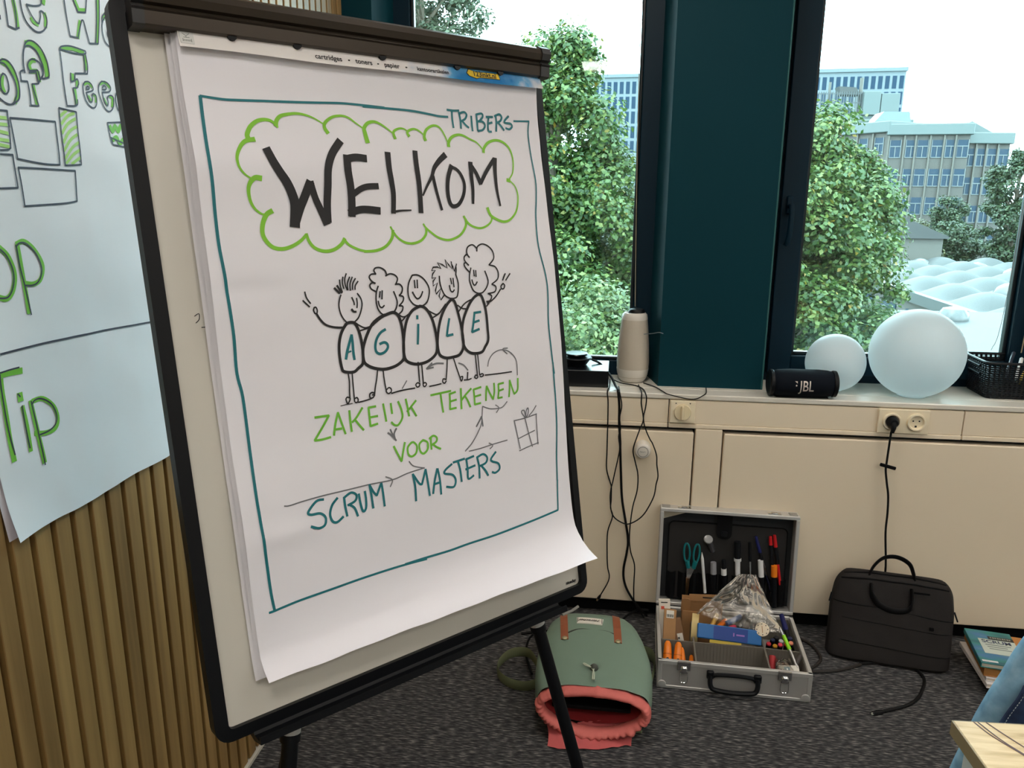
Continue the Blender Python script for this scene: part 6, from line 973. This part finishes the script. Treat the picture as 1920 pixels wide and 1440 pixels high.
for x in (-.0775, -.0008): tube(b, [(x, 2.215, btop(x, 2.215) + .0042), (x, 2.249, btop(x, 2.249) + .0042)], .0008, 5)
obj('label_bar', b, M_black, lb, world=True)
obj('label_lettering', text_bm('Herschel', .0175, lambda x, y, z: Vector((-.039 - x, 2.232 - y, btop(-.039 - x, 2.232 - y) + .0040 + z)), .0012, shear=.5, bold=.0003, sub=2), M_black, lb, world=True)
b = nb(); tube(b, [(x, 2.185 - .055 * (abs(x + .03) / .11) ** 2 + .004 * math.sin(x * 60), btop(x, 2.17) + .0005) for x in np.linspace(-.105, .045, 24)], .0022, 6); obj('pocket_edge', b, mat('dark_sage_piping', S(56, 60, 50), .8), bp, smooth=True, world=True)  # dark seam line along the front pocket edge
# drawcord and toggle
tg = nb(); z = btop(-.02, 2.0); lathe(tg, [(0, 0), (.010, 0), (.012, .004), (.010, .012), (.005, .016), (0, .017)], 14, M=Matrix.Translation((-.018, 2.005, z))); box(tg, -.030, -.008, 1.998, 2.012, z + .004, z + .012, bev=.003); to_ = obj('toggle', tg, mat('toggle_dark', S(70, 74, 66), .5), bp, smooth=True, world=True)
b = nb(); tube(b, smooth_path([(-.02, 2.0, z + .008), (-.042, 2.002, z + .012), (-.050, 2.010, z + .012), (-.045, 2.014, z + .010), (-.028, 2.002, z + .008), (-.018, 1.985, z + .004), (-.017, 1.95, z + .004)], 5), .0018, 6); tube(b, smooth_path([(-.018, 2.0, z + .008), (-.021, 1.98, z + .006), (-.0215, 1.95, z + .004)], 4), .0018, 6); obj('drawcord', b, mat('pale_cord', S(190, 196, 176), .7), to_, smooth=True, world=True)
# gathered red collar round the mouth
def collar(u, v):
    a = 2 * math.pi * u; pl_ = .0032 * math.sin(41 * a + 3 * math.sin(5 * a)) * (.25 + .75 * (math.sin(a) < .2)) + .005 * noise.noise((math.cos(a) * 5, math.sin(a) * 5, 4))
    cc = Vector((-.018 + .150 * math.cos(a), 1.935 + .012 * math.sin(a), .082 + .060 * math.sin(a) + .006 * math.cos(2 * a))); out = Vector((math.cos(a), 0, math.sin(a))).normalized(); ph = 2 * math.pi * v; rr = .0125 + pl_ * .5
    return cc + out * rr * math.cos(ph) * (1.0) + Vector((0, -1, 0)) * (rr * 2.1) * math.sin(ph) + out * pl_ * .4
b = nb(); nuc, nvc = 150, 14; Vc = [[b.verts.new(collar(i / nuc, j / nvc)) for i in range(nuc)] for j in range(nvc)]
for j in range(nvc):
    for i in range(nuc): b.faces.new((Vc[j][i], Vc[j][(i + 1) % nuc], Vc[(j + 1) % nvc][(i + 1) % nuc], Vc[(j + 1) % nvc][i]))
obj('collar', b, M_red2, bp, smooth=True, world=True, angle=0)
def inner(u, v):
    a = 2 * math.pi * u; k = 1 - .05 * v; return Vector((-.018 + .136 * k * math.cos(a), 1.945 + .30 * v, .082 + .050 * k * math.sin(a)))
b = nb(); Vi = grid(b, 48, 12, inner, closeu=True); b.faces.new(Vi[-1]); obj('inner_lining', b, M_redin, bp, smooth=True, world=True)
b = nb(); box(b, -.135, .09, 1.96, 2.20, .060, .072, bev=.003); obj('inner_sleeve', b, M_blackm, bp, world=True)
def flap(u, v):
    x = -.150 + .255 * u; d = .5 - abs(u - .5); y0 = 1.948 - .078 * v - .012 * math.sin(u * 5) + .006 * noise.noise((u * 8, v * 3, 2))
    return Vector((x + .012 * math.sin(v * 2 + u * 9), y0 + (.02 * (u - .2)), .026 * (1 - v) ** 1.1 + .0045 + .006 * abs(noise.noise((u * 12, v * 4, 6))) * (1 - v * .8)))
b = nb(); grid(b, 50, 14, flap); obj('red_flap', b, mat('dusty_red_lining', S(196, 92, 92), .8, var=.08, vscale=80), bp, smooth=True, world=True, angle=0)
# shoulder straps
def band(name, path, w2, m, th=.0025, vert=True):
    P = smooth_path(path, 6); b = nb(); tube(b, P, w2, 8, flat=th, up=(0, 0, 1)); return obj(name, b, m, bp, smooth=True, world=True)
band('shoulder_strap', [(-.185, 2.15, .045), (-.23, 2.235, .05), (-.29, 2.245, .040), (-.325, 2.20, .028), (-.318, 2.15, .022), (-.28, 2.115, .020), (-.23, 2.105, .020), (-.19, 2.12, .024)], .017, M_khaki)
band('shoulder_strap', [(.13, 2.06, .03), (.155, 2.15, .035), (.172, 2.25, .038), (.165, 2.31, .032), (.14, 2.33, .03)], .022, M_khaki)
b = nb(); tube(b, smooth_path([(-.16, 2.33, .08), (-.235, 2.34, .05), (-.245, 2.27, .025), (-.215, 2.17, .02)], 5), .004, 6); obj('adjuster_cord', b, M_blackm, bp, smooth=True, world=True)
b = nb(); box(b, .100, .125, 1.955, 1.985, .002, .012, bev=.003); obj('strap_buckle', b, M_khaki, bp, world=True)

# ================================================================== laptop bag
M_bag = mat('black_nylon', S(38, 35, 34), .7, spec=.2, bump=.3, bscale=600, var=.15, vscale=5)
M_bag2 = mat('black_nylon_trim', S(10, 10, 12), .6, spec=.2)
lt = thing('laptop_bag', 'black fabric laptop bag leaning against the cream panels', 'bag', (.942, 2.43, 0), R(-9))
HB, LEAN = .275, .36
def bagpt(u, s_, side):
    """u -1..1 across, s_ 0..1 up, side -1 front / +1 back"""
    hw = .190 - .012 * smoothstep(.55, 1, s_); z = HB * s_
    # rounded shoulders
    lim = 1.0
    if s_ > .80: lim = 1 - .26 * (1 - math.sqrt(max(0, 1 - ((s_ - .80) / .20) ** 2)))
    if s_ < .07: lim = 1 - .05 * (1 - s_ / .07) ** 2
    x = hw * lim * u
    hd = (.038 - .010 * s_) * max(0, 1 - abs(u) ** 7) ** .5 * (max(0, 1 - max(0, (s_ - .93) / .07) ** 2) ** .5 if s_ > .93 else 1) * (1 if s_ > .05 else (.75 + 5 * s_))
    wr = (.004 * noise.noise((u * 2.2, s_ * 3.5, 5)) + .002 * noise.noise((u * 6, s_ * 7, 2))) * max(0, 1 - abs(u) ** 4)
    y = side * hd + (wr if side < 0 else 0) + .002 + (z - .0) * LEAN
    return Vector((x + .012 * (s_ - .5), y, z * .985 + .002))
b = nb()
grid(b, 40, 40, lambda a, t: bagpt(-1 + 2 * a, t, -1)); grid(b, 40, 40, lambda a, t: bagpt(-1 + 2 * a, t, 1)); bmesh.ops.remove_doubles(b, verts=b.verts, dist=.0008)
obj('body', b, M_bag, lt, smooth=True, angle=70)
def pk_top(a): return .655 - .075 * a + .02 * math.sin(math.pi * a)
b = nb(); grid(b, 36, 20, lambda a, t: bagpt(-.965 + 1.93 * a, .045 + (pk_top(a) - .045) * t, -1) + Vector((0, -.0045 - .003 * math.sin(math.pi * a) * t, 0))); fp = obj('front_pocket', b, M_bag, lt, smooth=True, angle=0)
b = nb(); tube(b, [bagpt(-.965 + 1.93 * a, pk_top(a), -1) + Vector((0, -.0052, 0)) for a in np.linspace(0, 1, 30)], .0024, 6)
for k in (.47, .22): tube(b, [bagpt(-.8 + 1.76 * a, k + .02 - .05 * a, -1) + Vector((0, -.0058 - .002 * math.sin(math.pi * a) * k, 0)) for a in np.linspace(0, 1, 30)], .0013, 6)
obj('pocket_seam', b, M_bag2, fp, smooth=True)
c_ = bagpt(.62, .50, -1) + Vector((0, -.007, 0)); b = nb(); box(b, c_.x - .007, c_.x + .007, c_.y - .003, c_.y, c_.z - .007, c_.z + .007, bev=.002); obj('logo_patch', b, M_bag2, fp)
c_ = bagpt(.45, .86, -1) + Vector((0, -.002, 0)); b = nb(); box(b, c_.x - .022, c_.x + .026, c_.y - .002, c_.y, c_.z - .004, c_.z + .004, bev=.001); obj('brand_tab', b, M_bag2, lt)
b = nb(); tube(b, [bagpt(u, .945 - .05 * abs(u) ** 6, -1) + Vector((0, -.001, 0)) for u in np.linspace(-.95, .95, 40)], .003, 6); tube(b, [bagpt(u, .985 - .05 * abs(u) ** 6, -1) + Vector((0, .006, .002)) for u in np.linspace(-.95, .95, 40)], .0035, 6); obj('zip', b, M_bag2, lt, smooth=True)
zt = HB * .985
b = nb(); tube(b, smooth_path([(-.072, LEAN * HB - .012, zt - .010), (-.060, LEAN * HB - .004, zt + .022), (-.032, LEAN * HB + .004, zt + .052), (.008, LEAN * HB + .006, zt + .060), (.046, LEAN * HB + .002, zt + .044), (.062, LEAN * HB - .006, zt + .012), (.066, LEAN * HB - .012, zt - .012)], 6), .0115, 10, flat=.0045, up=(0, -.6, .8)); obj('carry_handle', b, M_bag2, lt, smooth=True)
fh = [bagpt(-.42, .90, -1), bagpt(-.38, .80, -1), bagpt(-.25, .70, -1), bagpt(-.03, .645, -1), bagpt(.18, .655, -1), bagpt(.28, .72, -1), bagpt(.29, .90, -1)]
b = nb(); tube(b, smooth_path([p + Vector((0, -.011 if 0 < i < 6 else -.003, 0)) for i, p in enumerate(fh)], 6), .0105, 10, flat=.0045, up=(0, 0, 1)); obj('carry_handle', b, M_bag2, lt, smooth=True)
for u, s_, dx in ((1.0, .66, .012), (-1.0, .70, -.006)):
    p = bagpt(u, s_, -1); b = nb(); tube(b, [p + Vector((0, -.004, 0)), p + Vector((dx, -.010, -.030))], [.0028, .0024], 6); obj('zip_pull', b, M_black, lt, smooth=True)

# ================================================================== stack of books
def book(name, label, loc, rz, w_, d_, th, cover, pages, tilt=0, group='books stacked beside the laptop bag'):
    Mx = Matrix.Translation(loc) @ Matrix.Rotation(rz, 4, 'Z') @ Matrix.Rotation(tilt, 4, 'Y'); t = thing(name, label, 'book', tuple(loc), group=group, rot=(Matrix.Rotation(rz, 3, 'Z') @ Matrix.Rotation(tilt, 3, 'Y')))
    b = nb(); box(b, 0, w_, 0, d_, th - .0022, th, bev=.0006); obj('front_cover', b, cover, t)
    b = nb(); box(b, 0, w_, 0, d_, 0, .0022, bev=.0006); obj('back_cover', b, cover, t)
    b = nb(); box(b, 0, .0024, .0002, d_ - .0002, .0022, th - .0022); obj('spine', b, cover, t)
    b = nb(); box(b, .002, w_ - .003, .003, d_ - .003, .0022, th - .0022); obj('page_block', b, pages, t)
    return t
M_pages = mat('book_pages', S(226, 214, 196), .8, var=.05, vscale=200, stretch=(.01, .01, 1)); M_pagesb = mat('book_pages_brown', S(178, 124, 66), .8, var=.1, vscale=90)
M_cvw = mat('cover_white', S(228, 222, 218), .4); M_cvk = mat('cover_black', S(24, 22, 22), .4); M_cvo = mat('cover_orange_brown', S(184, 122, 62), .5, var=.1, vscale=30); M_cvt = ramp_mat('cover_teal_photo', 7, (1, 2.4, 1), [(.35, S(26, 96, 110)), (.48, S(44, 134, 128)), (.6, S(70, 120, 170)), (.7, S(120, 170, 140))], .3, detail=1)
a_ = R(-7)
book('book', 'thin white book at the very bottom of the stack', (1.222, 2.262, .0005), a_, .17, .22, .011, M_cvw, M_pages)
bk2 = book('book', 'black book with white spine lettering second from the bottom', (1.192, 2.272, .0125), a_, .17, .23, .022, M_cvk, M_pages)
rows = nb()
for k, (n_, z0) in enumerate(((12, .006), (10, .0135))):
    x = .012
    for i in range(n_):
        ww = .006 + .004 * random.random(); box(rows, x, x + .0022, -.0008, .0002, z0 - .0028, z0 + .0032); box(rows, x + .0022, x + ww, -.0008, .0002, z0 + (.0016 if i % 2 else -.0028), z0 + (.0032 if i % 2 else -.0012)); x += ww + .0032
obj('spine_lettering', rows, M_bwhite, bk2)
book('book', 'white paperback lying third in the stack', (1.176, 2.272, .036), R(-4), .17, .24, .014, M_cvw, M_pages)
book('book', 'wide white book skewed to the right in the stack', (1.178, 2.285, .0515), R(-10), .185, .235, .012, mat('cover_pale', S(214, 210, 212), .4), M_pages)
book('book', 'thick brown-edged book directly beneath the teal one', (1.172, 2.292, .065), R(-8), .165, .215, .030, M_cvo, M_pagesb)
tb = book('book', 'teal book titled SCRUM on top of the stack', (1.158, 2.288, .0965), R(-9), .132, .205, .016, M_cvt, M_pages)
b = nb(); box(b, .026, .131, .062, .150, .0161, .0168); tl = obj('title_panel', b, mat('title_pale', S(196, 206, 196), .4), tb)
obj('title_lettering', text_bm('SCRUM', .026, lambda x, y, z: (.076 + x, .134 + y, z), .0174, bold=.0007), mat('title_navy', S(52, 66, 96), .5), tl)
b = nb()
for k, (y, x1) in enumerate(((.114, .112), (.102, .100), (.090, .108))): box(b, .040 + .003 * k, x1, y, y + .0035, .0166, .0172)
obj('title_lines', b, mat('title_grey', S(120, 134, 132), .5), tl)
b = nb(); box(b, .058, .131, .152, .170, .0160, .0169); tk = obj('black_strip', b, M_cvk, tb); b = nb()
for i in range(9): box(b, .064 + i * .0068, .068 + i * .0068 + .001 * (i % 2), .157, .165, .0168, .0173)
obj('strip_lettering', b, mat('strip_grey', S(160, 160, 150), .6), tk)
b = nb(); box(b, .006, .05, .010, .019, .0160, .0168); obj('publisher_tag', b, M_bwhite, tb)

# ================================================================== table corner, chair and denim jacket
M_oak = ramp_mat('pale_oak_top', 5, (2.2, 16, 2), [(.3, S(178, 144, 100)), (.5, S(206, 174, 128)), (.7, S(222, 194, 150))], .45, detail=6, distortion=.4)
M_oak.node_tree.nodes['Mapping'].inputs['Rotation'].default_value = (0, 0, R(52))
tbl = thing('oak_table', 'pale oak table with white legs cut off by the bottom right corner', 'table', (.93, .35, 0))
Mt = Matrix.Translation((.524, 1.089, 0)) @ Matrix.Rotation(R(3), 4, 'Z')
b = nb(); box(b, .001, .80, -1.4, -.001, .716, .740, bev=.0012, M=Mt); obj('table_top', b, M_oak, tbl, world=True)
b = nb(); box(b, -.0005, .001, -1.4, 0, .7165, .7392, M=Mt); box(b, .001, .80, -.001, .0005, .7165, .7392, M=Mt); obj('edge_band', b, mat('oak_edge_band', S(138, 118, 84), .5, var=.1, vscale=12), tbl, world=True)
for x0, y0 in ((.012, -.080), (.728, -.080), (.012, -1.38), (.728, -1.38)):
    b = nb(); box(b, x0, x0 + .060, y0, y0 + .060, .0005, .716, bev=.003, M=Mt); obj('leg', b, M_white, tbl, world=True)
b = nb(); box(b, .035, .765, -.068, -.042, .66, .716, M=Mt); box(b, .035, .06, -1.36, -.07, .66, .716, M=Mt); obj('apron', b, M_white, tbl, world=True)
# grain streaks of the top that stand out dark
b = nb()
for p in ([(.030, -.002), (.040, -.03), (.060, -.062), (.085, -.10), (.12, -.15)], [(.048, -.002), (.062, -.03), (.085, -.07), (.13, -.14)], [(.012 + .024, -.002), (.055, -.05), (.10, -.115), (.14, -.17)]):
    tube(b, [Mt @ Vector((x, y, .7402)) for x, y in [tuple(q[:2]) for q in smooth_path([(x, y, 0) for x, y in p], 4)]], .0011, 5)
obj('grain_streak', b, mat('grain_dark', S(110, 96, 100), .6), tbl, world=True)
ch = thing('side_chair', 'grey chair mostly hidden under the denim jacket behind the table', 'chair', (.93, 1.10, 0))
b = nb(); box(b, .76, 1.12, 1.305, 1.325, .46, .735, bev=.009, seg=3); obj('backrest', b, M_grey, ch, world=True)
b = nb(); box(b, .74, 1.12, .90, 1.30, .42, .45, bev=.01, seg=2); obj('seat', b, M_grey, ch, world=True)
for x, y in ((.76, 1.28), (1.10, 1.28), (.76, .92), (1.10, .92)):
    b = nb(); tube(b, [(x, y, .42), (x, y, .001)], .011, 10); obj('leg', b, M_chrome, ch, smooth=True, world=True)
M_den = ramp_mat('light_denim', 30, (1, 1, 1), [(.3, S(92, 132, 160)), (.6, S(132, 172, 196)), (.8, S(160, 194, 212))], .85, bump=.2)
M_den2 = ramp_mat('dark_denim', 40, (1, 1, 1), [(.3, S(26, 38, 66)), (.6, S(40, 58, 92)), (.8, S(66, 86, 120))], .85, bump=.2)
jk = thing('denim_jacket', 'crumpled blue denim garment draped behind the table corner', 'jacket', (.93, 1.30, .46))
def edge_x(z): return float(np.interp(z, [.40, .50, .60, .64, .68, .72, .755, .79, .81], [.618, .640, .664, .677, .693, .706, .721, .748, .79]))
def jfront(u, v):
    z = .42 + .39 * v; x = edge_x(z) + (1.16 - edge_x(z)) * u
    f_ = .012 * math.sin(u * 26 + v * 5) * (.25 + .5 * v) + .012 * noise.noise((x * 11, z * 9, 3)) + .008 * noise.noise((x * 24, z * 20, 8))
    return Vector((x, 1.282 - .004 * math.sin(math.pi * min(1, u * 3.2)) + 1.1 * f_ * (.4 + .6 * min(1, u * 6)) + .02 * smoothstep(.86, 1, v) , z))
def jwrap(a, v):
    """front from right to left, round the left edge, then the back"""
    u = abs(1 - 2 * a); p = jfront(max(u, 0), v); k = math.sqrt(min(1, u / .10)); yc = 1.30
    if a <= .5: return Vector((p.x, yc + (p.y - yc) * k, p.z))
    return Vector((p.x, yc + (1.345 + .02 * math.sin(u * 9) - .03 * smoothstep(.86, 1, v) - yc) * k, p.z))
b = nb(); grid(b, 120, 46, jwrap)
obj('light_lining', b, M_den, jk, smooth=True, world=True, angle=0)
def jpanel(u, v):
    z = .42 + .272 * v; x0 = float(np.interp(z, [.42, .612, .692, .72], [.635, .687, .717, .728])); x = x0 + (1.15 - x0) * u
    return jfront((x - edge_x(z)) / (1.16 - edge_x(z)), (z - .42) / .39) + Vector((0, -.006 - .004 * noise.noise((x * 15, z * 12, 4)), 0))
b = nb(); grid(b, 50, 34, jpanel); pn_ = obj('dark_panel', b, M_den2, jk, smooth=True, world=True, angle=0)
b = nb(); tube(b, [jpanel(.0, v) + Vector((0, -.001, 0)) for v in np.linspace(0, 1, 30)], .0022, 6); tube(b, [jpanel(u, 1.0) + Vector((0, -.001, 0)) for u in np.linspace(0, .5, 20)], .0026, 6); obj('hem', b, M_den2, pn_, smooth=True, world=True)
b = nb()
for k in range(40): tube(b, [jpanel(.014, .2 + k * .02) + Vector((0, -.0012, 0)), jpanel(.014, .211 + k * .02) + Vector((0, -.0012, 0))], .0007, 4)
for k in range(10): tube(b, [jpanel(.02 + k * .02, .97) + Vector((0, -.0016, 0)), jpanel(.034 + k * .02, .97) + Vector((0, -.0016, 0))], .0008, 4)
obj('stitching', b, mat('denim_stitch', S(196, 204, 206), .7), pn_, world=True)
